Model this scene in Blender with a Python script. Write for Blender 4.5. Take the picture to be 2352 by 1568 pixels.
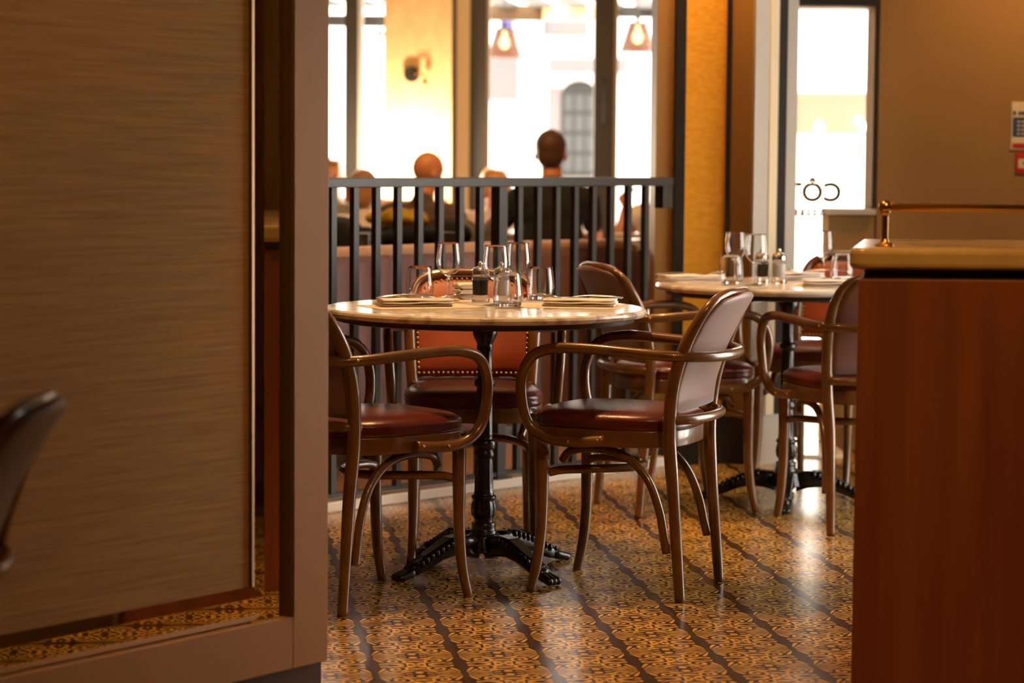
import bpy, bmesh, math, random
from math import sin, cos, pi, radians, sqrt, atan2
from mathutils import Vector, Matrix
for o in list(bpy.data.objects):
    bpy.data.objects.remove(o, do_unlink=True)
sc = bpy.context.scene
COL = sc.collection
rnd = random.Random(7)

# ------------------------------------------------------------------ camera
cam_d = bpy.data.cameras.new('camera')
cam = bpy.data.objects.new('camera', cam_d)
COL.objects.link(cam)
sc.camera = cam
cam_d.sensor_width = 36.0
cam_d.lens = 85.0
cam_d.clip_start = 0.05
cam_d.clip_end = 300
CAM_H = 1.153
cam.location = (0, 0, CAM_H)
PITCH, ROLL = radians(4.37), -0.008
cam.rotation_mode = 'QUATERNION'
cam.rotation_quaternion = (Matrix.Rotation(pi / 2 - PITCH, 4, 'X') @ Matrix.Rotation(-ROLL, 4, 'Z')).to_quaternion()
cam_d.dof.use_dof = True
cam_d.dof.focus_distance = 6.30
cam_d.dof.aperture_fstop = 3.3

# ------------------------------------------------------------------ colour management
sc.view_settings.view_transform = 'Standard'
sc.view_settings.look = 'None'
sc.view_settings.gamma = 1.0
sc.view_settings.use_curve_mapping = False
sc.view_settings.exposure = 0.4

# ------------------------------------------------------------------ world: bright overcast day
w = bpy.data.worlds.new('world')
sc.world = w
w.use_nodes = True
bg = w.node_tree.nodes['Background']
bg.inputs['Color'].default_value = (1.0, 0.93, 0.82, 1)
bg.inputs['Strength'].default_value = 8.0

sun_d = bpy.data.lights.new('sun', 'SUN')
sun_d.energy = 22
sun_d.angle = radians(1.5)
sun_d.color = (1.0, 0.94, 0.84)
sun = bpy.data.objects.new('sun', sun_d)
COL.objects.link(sun)
sun.location = (3, 30, 20)
sun.rotation_euler = Vector((-0.13, -1.0, -0.92)).to_track_quat('-Z', 'Y').to_euler()

WARM = (1.0, 0.55, 0.20)


def spot(name, loc, power, angle=80, blend=0.5, color=WARM, size=0.06, target=None):
    d = bpy.data.lights.new(name, 'SPOT')
    d.energy = power
    d.spot_size = radians(angle)
    d.spot_blend = blend
    d.color = color
    d.shadow_soft_size = size
    o = bpy.data.objects.new(name, d)
    COL.objects.link(o)
    o.location = loc
    if target:
        v = Vector(target) - Vector(loc)
        o.rotation_euler = v.to_track_quat('-Z', 'Y').to_euler()
    return o


def point(name, loc, power, color=WARM, size=0.05):
    d = bpy.data.lights.new(name, 'POINT')
    d.energy = power
    d.color = color
    d.shadow_soft_size = size
    o = bpy.data.objects.new(name, d)
    COL.objects.link(o)
    o.location = loc
    return o


# ceiling downlights of the restaurant, with added spots that brighten single things
spot('downlight_or_fill', (-0.10, 6.52, 2.75), 155, 72, 0.6, size=0.05)
spot('downlight_or_fill', (0.66, 7.98, 2.75), 130, 32, 0.5, size=0.05)
spot('downlight_or_fill', (0.15, 4.95, 2.75), 62, 58, 0.8, size=0.08)
spot('accent_fill', (0.35, 3.1, 2.75), 62, 60, 0.9, size=0.1, target=(-0.95, 4.55, 1.0))  # unseen spot added to brighten the grasscloth panel
spot('accent_fill', (1.3, 3.3, 2.75), 100, 60, 0.9, size=0.1, target=(1.15, 5.1, 0.7))  # unseen spot added to brighten the counter front
spot('downlight_or_fill', (0.2, 1.2, 2.75), 16, 110, 0.8, size=0.1)  # weak unseen fill spot, lights everything from the front
spot('downlight_or_fill', (-0.9, 9.9, 2.75), 60, 100, 0.8, size=0.08)
spot('wall_washer', (0.72, 8.80, 2.7), 95, 60, 0.9, size=0.05, target=(0.72, 9.12, 1.2))
spot('wall_washer', (2.35, 8.9, 2.7), 78, 75, 0.9, size=0.06, target=(2.0, 9.6, 1.3))
spot('downlight_or_fill', (0.1, 11.2, 2.75), 55, 100, 0.8, target=(0.1, 12.8, 1.0))
spot('downlight_or_fill', (-0.6, 10.8, 2.75), 85, 100, 0.8, target=(-0.5, 12.6, 1.0))
spot('downlight_or_fill', (-0.2, 13.0, 2.75), 14, 90, 0.8, target=(-0.3, 14.3, 1.4))  # spot added to brighten the trim beside the far column
point('column_glow_light', (-0.60, 13.95, 1.10), 52, (1.0, 0.84, 0.58), 0.05)  # point light in mid-air below the sconce, added to make the column glow


spot('downlight_or_fill', (-0.45, 8.05, 2.75), 60, 80, 0.7, size=0.06)  # spot added to light the banquette back from the front


# ------------------------------------------------------------------ materials
def new_mat(name):
    m = bpy.data.materials.new(name)
    m.use_nodes = True
    return m, m.node_tree, m.node_tree.nodes['Principled BSDF']


def mat(name, color, rough=0.5, metal=0.0, spec=0.5, coat=0.0, noise=None, bump=None, trans=0.0, ior=1.45, sheen=0.0):
    """noise=(scale, amount, (sx,sy,sz)): varies the colour; bump=(scale, strength)"""
    m, nt, b = new_mat(name)
    b.inputs['Base Color'].default_value = (*color, 1)
    b.inputs['Roughness'].default_value = rough
    b.inputs['Metallic'].default_value = metal
    b.inputs['Specular IOR Level'].default_value = spec
    b.inputs['Coat Weight'].default_value = coat
    b.inputs['Coat Roughness'].default_value = 0.12
    b.inputs['Transmission Weight'].default_value = trans
    b.inputs['IOR'].default_value = ior
    if sheen:
        b.inputs['Sheen Weight'].default_value = sheen
    tc = nt.nodes.new('ShaderNodeTexCoord')
    if noise:
        mp = nt.nodes.new('ShaderNodeMapping')
        mp.inputs['Scale'].default_value = noise[2] if len(noise) > 2 else (1, 1, 1)
        nt.links.new(tc.outputs['Object'], mp.inputs[0])
        n = nt.nodes.new('ShaderNodeTexNoise')
        n.inputs['Scale'].default_value = noise[0]
        n.inputs['Detail'].default_value = 5
        nt.links.new(mp.outputs[0], n.inputs['Vector'])
        r = nt.nodes.new('ShaderNodeValToRGB')
        a = noise[1]
        r.color_ramp.elements[0].position = 0.3
        r.color_ramp.elements[1].position = 0.7
        r.color_ramp.elements[0].color = (*[max(0, c * (1 - a)) for c in color], 1)
        r.color_ramp.elements[1].color = (*[min(1, c * (1 + a)) for c in color], 1)
        nt.links.new(n.outputs['Fac'], r.inputs[0])
        nt.links.new(r.outputs[0], b.inputs['Base Color'])
    if bump:
        n2 = nt.nodes.new('ShaderNodeTexNoise')
        n2.inputs['Scale'].default_value = bump[0]
        nt.links.new(tc.outputs['Object'], n2.inputs['Vector'])
        bp = nt.nodes.new('ShaderNodeBump')
        bp.inputs['Strength'].default_value = bump[1]
        bp.inputs['Distance'].default_value = 0.002
        nt.links.new(n2.outputs['Fac'], bp.inputs['Height'])
        nt.links.new(bp.outputs[0], b.inputs['Normal'])
    return m


def emit(name, color, strength):
    m, nt, b = new_mat(name)
    b.inputs['Base Color'].default_value = (*color, 1)
    b.inputs['Emission Color'].default_value = (*color, 1)
    b.inputs['Emission Strength'].default_value = strength
    return m


class X:
    """tiny expression builder over math nodes"""
    nt = None

    def __init__(s, v):
        s.v = v

    @staticmethod
    def op(o, *a):
        n = X.nt.nodes.new('ShaderNodeMath')
        n.operation = o
        for i, x in enumerate(a):
            x = x.v if isinstance(x, X) else x
            if isinstance(x, (int, float)):
                n.inputs[i].default_value = x
            else:
                X.nt.links.new(x, n.inputs[i])
        return X(n.outputs[0])

    def __add__(s, o): return X.op('ADD', s, o)
    def __radd__(s, o): return X.op('ADD', o, s)
    def __sub__(s, o): return X.op('SUBTRACT', s, o)
    def __rsub__(s, o): return X.op('SUBTRACT', o, s)
    def __mul__(s, o): return X.op('MULTIPLY', s, o)
    def __rmul__(s, o): return X.op('MULTIPLY', o, s)
    def __truediv__(s, o): return X.op('DIVIDE', s, o)
    def sin(s): return X.op('SINE', s)
    def cos(s): return X.op('COSINE', s)
    def abs(s): return X.op('ABSOLUTE', s)
    def sqrt(s): return X.op('SQRT', s)
    def fract(s): return X.op('FRACT', s)
    def lt(s, o): return X.op('LESS_THAN', s, o)
    def gt(s, o): return X.op('GREATER_THAN', s, o)
    def mx(s, o): return X.op('MAXIMUM', s, o)
    def mn(s, o): return X.op('MINIMUM', s, o)


def smooth_step(x, a, b):
    n = X.nt.nodes.new('ShaderNodeMapRange')
    n.interpolation_type = 'SMOOTHSTEP'
    X.nt.links.new(x.v, n.inputs['Value'])
    n.inputs['From Min'].default_value = a
    n.inputs['From Max'].default_value = b
    return X(n.outputs['Result'])


def tile_material():
    m, nt, b = new_mat('encaustic_tile')
    X.nt = nt
    tc = nt.nodes.new('ShaderNodeTexCoord')
    mp = nt.nodes.new('ShaderNodeMapping')
    mp.vector_type = 'TEXTURE'
    mp.inputs['Location'].default_value = (-0.3765, 5.905, 0)
    mp.inputs['Rotation'].default_value = (0, 0, radians(7.55))
    mp.inputs['Scale'].default_value = (0.2, 0.2, 1)
    nt.links.new(tc.outputs['Object'], mp.inputs[0])
    # gentle hand-made wobble of the printed lines
    nz = nt.nodes.new('ShaderNodeTexNoise')
    nz.inputs['Scale'].default_value = 9
    nz.inputs['Detail'].default_value = 1
    nt.links.new(mp.outputs[0], nz.inputs['Vector'])
    sx = nt.nodes.new('ShaderNodeSeparateXYZ')
    nt.links.new(mp.outputs[0], sx.inputs[0])
    wob = (X(nz.outputs['Fac']) - 0.5) * 0.03
    u0 = X(sx.outputs[0])
    v0 = X(sx.outputs[1])
    uu0 = ((u0 + 0.5).fract() - 0.5).abs()
    vv0 = ((v0 + 0.5).fract() - 0.5).abs()
    uu = uu0 + wob
    vv = vv0 + wob
    r = (uu * uu + vv * vv).sqrt()
    th = X.op('ARCTAN2', vv, uu)
    rays = ((th * 21.0) + (r * 5.0)).sin() - 0.10 + (r * 26.0).cos() * 0.3
    # scroll work around (.27,.29)
    du = uu - 0.27
    dv = vv - 0.29
    r2 = (du * du + dv * dv).sqrt()
    th2 = X.op('ARCTAN2', dv, du)
    scr = (r2 * 70.0 - th2).sin() - 0.05
    insc = smooth_step(r2, 0.125, 0.145)
    # leafy filling that sweeps along the tile
    fil = ((vv * 58.0) + (uu * 10.0).sin() * 2.8).sin() + ((uu * 27.0) + (vv * 18.0).cos() * 1.8).sin() * 0.6 - 0.05
    far_ = smooth_step(r, 0.30, 0.36)
    rays = rays * (1.0 - far_) + fil * far_
    # small cross in the tile centre
    du3 = uu - 0.5
    dv3 = vv - 0.5
    r3 = (du3 * du3 + dv3 * dv3).sqrt()
    th3 = X.op('ARCTAN2', dv3, du3)
    flo = 0.25 - (th3 * 4.0).cos() * 0.8 + (r3 * 80.0).sin() * 0.7
    inf = smooth_step(r3, 0.13, 0.15)
    val = scr * (1.0 - insc) + rays * insc
    val = flo * (1.0 - inf) + val * inf
    pat = smooth_step(val, -0.12, 0.12)
    # dark wavy band along the columns
    bw = 0.060 - (v0 * 2 * pi).cos() * 0.026 + ((v0 * 6 * pi).cos()) * 0.008
    band = smooth_step(uu0 - bw, -0.006, 0.006)
    pat = pat * band
    # pairs of ovals
    a1 = (uu0 - 0.5) / 0.05
    b1 = (vv0 - 0.095) / 0.052
    ov = (a1 * a1 + b1 * b1).sqrt()
    ring = smooth_step(ov, 1.7, 1.9)
    pat = pat * ring
    pat = pat.mx(1.0 - smooth_step(ov, 0.92, 1.08))
    grout = (uu0.lt(0.007)).mx(vv0.lt(0.006))
    mix = nt.nodes.new('ShaderNodeMix')
    mix.data_type = 'RGBA'
    mix.inputs[6].default_value = (0.040, 0.017, 0.006, 1)
    mix.inputs[7].default_value = (0.60, 0.34, 0.075, 1)
    nt.links.new(pat.v, mix.inputs[0])
    mix2 = nt.nodes.new('ShaderNodeMix')
    mix2.data_type = 'RGBA'
    nt.links.new(grout.v, mix2.inputs[0])
    nt.links.new(mix.outputs[2], mix2.inputs[6])
    mix2.inputs[7].default_value = (0.10, 0.065, 0.04, 1)
    nt.links.new(mix2.outputs[2], b.inputs['Base Color'])
    wear = nt.nodes.new('ShaderNodeTexNoise')
    wear.inputs['Scale'].default_value = 2.5
    wear.inputs['Detail'].default_value = 4
    nt.links.new(tc.outputs['Object'], wear.inputs['Vector'])
    rr = X(wear.outputs['Fac']) * 0.18 + 0.13
    nt.links.new(rr.v, b.inputs['Roughness'])
    b.inputs['Specular IOR Level'].default_value = 0.5
    bp = nt.nodes.new('ShaderNodeBump')
    bp.inputs['Strength'].default_value = 0.6
    bp.inputs['Distance'].default_value = 0.001
    nt.links.new((1.0 - grout).v, bp.inputs['Height'])
    nt.links.new(bp.outputs[0], b.inputs['Normal'])
    return m


def grain_material(name, c1, c2, scale, rough=0.6, dist=2.0, bump=0.0):
    """stretched noise: scale is a 3-tuple"""
    m, nt, b = new_mat(name)
    tc = nt.nodes.new('ShaderNodeTexCoord')
    mp = nt.nodes.new('ShaderNodeMapping')
    mp.inputs['Scale'].default_value = scale
    nt.links.new(tc.outputs['Object'], mp.inputs[0])
    n = nt.nodes.new('ShaderNodeTexNoise')
    n.inputs['Scale'].default_value = 1.0
    n.inputs['Detail'].default_value = 6
    n.inputs['Distortion'].default_value = dist * 0.1
    nt.links.new(mp.outputs[0], n.inputs['Vector'])
    r = nt.nodes.new('ShaderNodeValToRGB')
    r.color_ramp.elements[0].position = 0.32
    r.color_ramp.elements[1].position = 0.68
    r.color_ramp.elements[0].color = (*c1, 1)
    r.color_ramp.elements[1].color = (*c2, 1)
    nt.links.new(n.outputs['Fac'], r.inputs[0])
    nt.links.new(r.outputs[0], b.inputs['Base Color'])
    b.inputs['Roughness'].default_value = rough
    if bump:
        bp = nt.nodes.new('ShaderNodeBump')
        bp.inputs['Strength'].default_value = bump
        bp.inputs['Distance'].default_value = 0.002
        nt.links.new(n.outputs['Fac'], bp.inputs['Height'])
        nt.links.new(bp.outputs[0], b.inputs['Normal'])
    return m


def marble_material():
    m, nt, b = new_mat('marble')
    tc = nt.nodes.new('ShaderNodeTexCoord')
    n = nt.nodes.new('ShaderNodeTexNoise')
    n.inputs['Scale'].default_value = 9
    n.inputs['Detail'].default_value = 8
    n.inputs['Distortion'].default_value = 1.4
    nt.links.new(tc.outputs['Object'], n.inputs['Vector'])
    r = nt.nodes.new('ShaderNodeValToRGB')
    e = r.color_ramp.elements
    e[0].position, e[0].color = 0.30, (0.30, 0.24, 0.19, 1)
    e[1].position, e[1].color = 0.52, (0.72, 0.66, 0.57, 1)
    k = e.new(0.44)
    k.color = (0.52, 0.45, 0.37, 1)
    nt.links.new(n.outputs['Fac'], r.inputs[0])
    nt.links.new(r.outputs[0], b.inputs['Base Color'])
    b.inputs['Roughness'].default_value = 0.16
    return m


def pane_material():
    """architectural glass: clear with a Fresnel sheen"""
    m, nt, b = new_mat('window_glass')
    out = nt.nodes['Material Output']
    nt.nodes.remove(b)
    t = nt.nodes.new('ShaderNodeBsdfTransparent')
    g = nt.nodes.new('ShaderNodeBsdfGlossy')
    g.inputs['Roughness'].default_value = 0.02
    f = nt.nodes.new('ShaderNodeFresnel')
    f.inputs['IOR'].default_value = 1.35
    mx = nt.nodes.new('ShaderNodeMixShader')
    nt.links.new(f.outputs[0], mx.inputs[0])
    nt.links.new(t.outputs[0], mx.inputs[1])
    nt.links.new(g.outputs[0], mx.inputs[2])
    nt.links.new(mx.outputs[0], out.inputs[0])
    return m


M = {}
M['tile'] = tile_material()
M['marble'] = marble_material()
M['pane'] = pane_material()
M['wood'] = grain_material('bentwood', (0.115, 0.046, 0.013), (0.19, 0.080, 0.022), (14, 14, 14), 0.28)
M['wood'].node_tree.nodes['Principled BSDF'].inputs['Coat Weight'].default_value = 0.5
M['seat_leather'] = mat('burgundy_leather', (0.10, 0.016, 0.012), 0.28, bump=(260, 0.25), noise=(9, 0.25))
M['back_leather'] = mat('russet_leather', (0.33, 0.062, 0.018), 0.42, bump=(260, 0.25), noise=(7, 0.2))
M['rear_leather'] = mat('maroon_rear_leather', (0.20, 0.085, 0.065), 0.42, spec=0.9, bump=(320, 0.2), noise=(7, 0.1), sheen=0.5)
M['booth_leather'] = mat('banquette_leather', (0.23, 0.125, 0.12), 0.5, bump=(200, 0.2), noise=(5, 0.15))
M['booth_piping'] = mat('tan_piping', (0.55, 0.33, 0.20), 0.5)
M['iron'] = mat('black_cast_iron', (0.012, 0.011, 0.010), 0.26, spec=0.6, bump=(90, 0.3))
M['rail_paint'] = mat('grey_black_rail_paint', (0.034, 0.029, 0.024), 0.42)
M['brass'] = mat('brass', (0.72, 0.42, 0.12), 0.25, metal=1.0)
M['old_brass'] = mat('nailhead_brass', (0.62, 0.40, 0.14), 0.32, metal=1.0)
M['steel'] = mat('polished_steel', (0.75, 0.72, 0.68), 0.16, metal=1.0)
M['glass'] = mat('clear_glass', (1, 1, 1), 0.0, trans=1.0, ior=1.45)
M['napkin'] = mat('napkin_linen', (0.90, 0.82, 0.76), 0.85, bump=(500, 0.3))
M['placemat'] = mat('kraft_placemat', (0.74, 0.58, 0.44), 0.8, noise=(30, 0.08))
M['pepper'] = mat('peppercorns', (0.03, 0.02, 0.015), 0.6, bump=(600, 1.0))
M['salt'] = mat('salt_crystals', (0.82, 0.76, 0.68), 0.5, bump=(600, 1.0))
M['tan_paint'] = mat('tan_paint', (0.30, 0.145, 0.034), 0.55, noise=(3, 0.04))
M['taupe_paint'] = mat('taupe_paint', (0.32, 0.18, 0.055), 0.6, noise=(2, 0.05))
M['light_paint'] = mat('pale_grey_paint', (0.50, 0.46, 0.40), 0.5)
M['cream_paint'] = mat('cream_paint', (0.78, 0.66, 0.45), 0.5)
M['black_trim'] = mat('black_trim', (0.020, 0.016, 0.013), 0.4)
M['brown_trim'] = mat('dark_brown_trim', (0.06, 0.028, 0.013), 0.4)
M['ceiling'] = mat('ceiling_paint', (0.45, 0.36, 0.26), 0.8)
M['grasscloth'] = grain_material('grasscloth', (0.215, 0.108, 0.019), (0.315, 0.165, 0.030), (5, 5, 190), 0.8, bump=0.5)
M['amber_cloth'] = grain_material('amber_wallcovering', (0.62, 0.27, 0.02), (0.74, 0.34, 0.03), (40, 40, 90), 0.7, bump=0.3)
M['amber_cloth'].node_tree.nodes['Principled BSDF'].inputs['Specular IOR Level'].default_value = 0.1
M['column_plaster'] = grain_material('cream_wallcovering', (0.70, 0.46, 0.22), (0.80, 0.55, 0.28), (30, 30, 14), 0.7)
M['mirror'] = mat('mirror_silver', (0.86, 0.85, 0.80), 0.03, metal=1.0)
M['gilt'] = mat('antique_gilt_moulding', (0.20, 0.10, 0.025), 0.35, metal=0.6)
M['counter_wood'] = grain_material('cherry_veneer', (0.17, 0.040, 0.009), (0.27, 0.072, 0.016), (14, 14, 0.9), 0.42)
M['counter_top'] = mat('counter_stone', (0.55, 0.35, 0.12), 0.22, noise=(12, 0.12))
M['frame_grey'] = mat('window_frame_paint', (0.030, 0.024, 0.018), 0.5)
M['frame_dark'] = mat('charcoal_frame', (0.03, 0.025, 0.022), 0.5)
M['oak'] = grain_material('oak_floorboards', (0.26, 0.13, 0.05), (0.42, 0.24, 0.11), (3, 26, 3), 0.3)
M['kerb_stone'] = mat('pale_kerb_stone', (0.88, 0.82, 0.72), 0.18)
M['paving'] = mat('street_paving', (0.78, 0.74, 0.70), 0.8, noise=(1.5, 0.15))
M['facade'] = mat('white_render', (0.80, 0.77, 0.74), 0.9)
M['facade_grey'] = mat('grey_render', (0.105, 0.10, 0.105), 0.9)
M['facade_lilac'] = mat('lilac_brick', (0.14, 0.11, 0.115), 0.9)
M['facade_dark'] = mat('dark_joinery', (0.012, 0.012, 0.011), 0.7)
M['facade_glass'] = mat('dim_glazing', (0.034, 0.035, 0.035), 0.6)
M['facade_tan'] = mat('tan_shopfront', (0.14, 0.10, 0.065), 0.8)
M['blue_sign'] = mat('blue_sign_paint', (0.03, 0.03, 0.20), 0.5)
M['awning_wood'] = mat('awning_timber', (0.10, 0.055, 0.02), 0.6)
M['awning_bar'] = mat('awning_bar_paint', (0.018, 0.017, 0.015), 0.5)
M['bulb'] = emit('lamp_bulb', (1.0, 0.66, 0.26), 28)
M['string_bulb'] = emit('shop_lamp', (1.0, 0.85, 0.6), 30)


def shade_material():
    m, nt, b = new_mat('perforated_shade')
    out = nt.nodes['Material Output']
    b.inputs['Base Color'].default_value = (0.13, 0.055, 0.035, 1)
    b.inputs['Roughness'].default_value = 0.4
    t = nt.nodes.new('ShaderNodeBsdfTransparent')
    mx = nt.nodes.new('ShaderNodeMixShader')
    mx.inputs[0].default_value = 0.30
    nt.links.new(b.outputs[0], mx.inputs[1])
    nt.links.new(t.outputs[0], mx.inputs[2])
    nt.links.new(mx.outputs[0], out.inputs[0])
    return m


M['shade'] = shade_material()
M['skin'] = mat('skin', (0.55, 0.22, 0.11), 0.5)
M['skin_pale'] = mat('fair_skin', (0.62, 0.30, 0.18), 0.5)
M['hair_brown'] = mat('brown_hair', (0.07, 0.028, 0.012), 0.6, bump=(150, 0.6))
M['hair_blond'] = mat('blond_hair', (0.50, 0.24, 0.07), 0.5, bump=(150, 0.6))
M['hair_light'] = mat('light_brown_hair', (0.33, 0.16, 0.06), 0.5, bump=(150, 0.6))
M['black_cloth'] = mat('black_cotton', (0.012, 0.011, 0.011), 0.9)
M['taupe_cloth'] = mat('taupe_jacket', (0.085, 0.055, 0.048), 0.9)
M['grey_cloth'] = mat('grey_knit', (0.20, 0.18, 0.15), 0.9, noise=(40, 0.2))
M['white_cloth'] = mat('white_cotton', (0.75, 0.70, 0.66), 0.9)
M['jeans'] = mat('dark_jeans', (0.03, 0.035, 0.06), 0.9)
M['yellow_cloth'] = mat('mustard_cloth', (0.50, 0.33, 0.015), 0.8, noise=(20, 0.2))
M['sign_white'] = mat('sign_card', (0.72, 0.62, 0.45), 0.5)
M['sign_blue'] = mat('sign_blue_ink', (0.04, 0.07, 0.16), 0.5)
M['sign_red'] = mat('sign_red_ink', (0.48, 0.02, 0.008), 0.5)
M['sign_ink'] = mat('sign_dark_ink', (0.02, 0.02, 0.03), 0.5)
M['gold_letter'] = mat('gold_lettering', (0.11, 0.07, 0.018), 0.5)
M['wood_table'] = mat('dark_table_wood', (0.10, 0.045, 0.02), 0.35)


def stripe_material():
    m, nt, b = new_mat('striped_shirt')
    tc = nt.nodes.new('ShaderNodeTexCoord')
    wv = nt.nodes.new('ShaderNodeTexWave')
    wv.bands_direction = 'Z'
    wv.inputs['Scale'].default_value = 22
    nt.links.new(tc.outputs['Object'], wv.inputs['Vector'])
    r = nt.nodes.new('ShaderNodeValToRGB')
    r.color_ramp.elements[0].color = (0.35, 0.2, 0.2, 1)
    r.color_ramp.elements[1].color = (0.8, 0.72, 0.68, 1)
    nt.links.new(wv.outputs['Fac'], r.inputs[0])
    nt.links.new(r.outputs[0], b.inputs['Base Color'])
    b.inputs['Roughness'].default_value = 0.9
    return m


M['stripe'] = stripe_material()


# ------------------------------------------------------------------ mesh helpers
class MB:
    def __init__(s):
        s.v, s.f, s.sm = [], [], []

    def add(s, verts, faces, smooth=False):
        n = len(s.v)
        s.v += [tuple(p) for p in verts]
        s.f += [tuple(i + n for i in f) for f in faces]
        s.sm += [smooth] * len(faces)
        return s

    def box(s, x0, x1, y0, y1, z0, z1):
        p = [(x0, y0, z0), (x1, y0, z0), (x1, y1, z0), (x0, y1, z0), (x0, y0, z1), (x1, y0, z1), (x1, y1, z1), (x0, y1, z1)]
        return s.add(p, [(3, 2, 1, 0), (4, 5, 6, 7), (0, 1, 5, 4), (1, 2, 6, 5), (2, 3, 7, 6), (3, 0, 4, 7)])

    def prism(s, poly, z0, z1, smooth=False):
        n = len(poly)
        # make counter-clockwise
        A = sum(poly[i][0] * poly[(i + 1) % n][1] - poly[(i + 1) % n][0] * poly[i][1] for i in range(n))
        if A < 0:
            poly = poly[::-1]
        p = [(x, y, z0) for x, y in poly] + [(x, y, z1) for x, y in poly]
        f = [tuple(range(n - 1, -1, -1)), tuple(range(n, 2 * n))]
        s.add(p, f)
        k = len(s.v) - 2 * n
        for i in range(n):
            j = (i + 1) % n
            s.f.append((k + i, k + j, k + n + j, k + n + i))
            s.sm.append(smooth)
        return s

    def bar(s, a, b, w, h, up=(0, 0, 1)):
        """rectangular bar from a to b; w across, h along up"""
        a, b = Vector(a), Vector(b)
        d = (b - a).normalized()
        up = Vector(up)
        if abs(d.dot(up)) > 0.99:
            up = Vector((0, 1, 0))
        side = d.cross(up).normalized()
        u = side.cross(d).normalized()
        p = []
        for q in (a, b):
            for sx, sz in ((-1, -1), (1, -1), (1, 1), (-1, 1)):
                p.append(q + side * (sx * w / 2) + u * (sz * h / 2))
        return s.add(p, [(0, 1, 2, 3), (7, 6, 5, 4), (0, 4, 5, 1), (1, 5, 6, 2), (2, 6, 7, 3), (3, 7, 4, 0)])

    def tube(s, pts, r, seg=12, closed=False, flat=1.0, upv=None):
        pts = [Vector(p) for p in pts]
        n = len(pts)
        rs = r if isinstance(r, (list, tuple)) else [r] * n
        T = []
        for i in range(n):
            if closed:
                t = pts[(i + 1) % n] - pts[i - 1]
            else:
                t = pts[min(i + 1, n - 1)] - pts[max(i - 1, 0)]
            T.append(t.normalized())
        ref = Vector(upv) if upv else (Vector((0, 0, 1)) if abs(T[0].z) < 0.9 else Vector((1, 0, 0)))
        nrm = (ref - T[0] * ref.dot(T[0])).normalized()
        V, F = [], []
        for i in range(n):
            nrm = (nrm - T[i] * nrm.dot(T[i]))
            nrm.normalize()
            bn = T[i].cross(nrm)
            for k in range(seg):
                a = 2 * pi * k / seg
                V.append(pts[i] + nrm * (cos(a) * rs[i]) + bn * (sin(a) * rs[i] * flat))
        m = n if closed else n - 1
        for i in range(m):
            j = (i + 1) % n
            for k in range(seg):
                l = (k + 1) % seg
                F.append((i * seg + k, i * seg + l, j * seg + l, j * seg + k))
        s.add(V, F, True)
        if not closed:
            base = len(s.v) - n * seg
            s.f.append(tuple(base + k for k in range(seg - 1, -1, -1)))
            s.sm.append(False)
            s.f.append(tuple(base + (n - 1) * seg + k for k in range(seg)))
            s.sm.append(False)
        return s

    def lathe(s, prof, c=(0, 0, 0), seg=32, flute=None, tight=True):
        """prof list of (r,z); r=0 ends are closed to a point"""
        V, F = [], []
        tp = [prof[0]]
        for (r0, z0), (r1, z1) in zip(prof, prof[1:]):       # holding loops keep flat faces flat
            L = sqrt((r1 - r0) ** 2 + (z1 - z0) ** 2)
            if tight and L > .004:
                e = min(.0008, L * .2) / L
                tp += [(r0 + (r1 - r0) * e, z0 + (z1 - z0) * e), (r1 - (r1 - r0) * e, z1 - (z1 - z0) * e)]
            tp.append((r1, z1))
        prof = tp
        n = len(prof)
        for i, (r, z) in enumerate(prof):
            for k in range(seg):
                a = 2 * pi * k / seg
                rr = r
                if flute and flute[0] <= z <= flute[1]:
                    rr = r * (1 - flute[3] * (0.5 + 0.5 * cos(flute[2] * a)))
                V.append((c[0] + rr * cos(a), c[1] + rr * sin(a), c[2] + z))
        for i in range(n - 1):
            for k in range(seg):
                l = (k + 1) % seg
                F.append((i * seg + k, i * seg + l, (i + 1) * seg + l, (i + 1) * seg + k))
        s.add(V, F, True)
        base = len(s.v) - n * seg
        if prof[0][0] > 1e-6 and prof[0] != prof[-1]:
            s.f.append(tuple(base + k for k in range(seg - 1, -1, -1)))
            s.sm.append(False)
        if prof[-1][0] > 1e-6 and prof[0] != prof[-1]:
            s.f.append(tuple(base + (n - 1) * seg + k for k in range(seg)))
            s.sm.append(False)
        return s

    def ball(s, c, r, seg=14, rings=8, rot=None):
        rx, ry, rz = r if isinstance(r, (list, tuple)) else (r, r, r)
        V, F = [], []
        V.append(Vector((0, 0, -rz)))
        for i in range(1, rings):
            a = -pi / 2 + pi * i / rings
            for k in range(seg):
                b = 2 * pi * k / seg
                V.append(Vector((rx * cos(a) * cos(b), ry * cos(a) * sin(b), rz * sin(a))))
        V.append(Vector((0, 0, rz)))
        for k in range(seg):
            F.append((0, 1 + (k + 1) % seg, 1 + k))
        for i in range(rings - 2):
            for k in range(seg):
                l = (k + 1) % seg
                F.append((1 + i * seg + k, 1 + i * seg + l, 1 + (i + 1) * seg + l, 1 + (i + 1) * seg + k))
        t = len(V) - 1
        b0 = 1 + (rings - 2) * seg
        for k in range(seg):
            F.append((b0 + k, b0 + (k + 1) % seg, t))
        if rot is not None:
            V = [rot @ p for p in V]
        c = Vector(c)
        return s.add([p + c for p in V], F, True)

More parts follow.
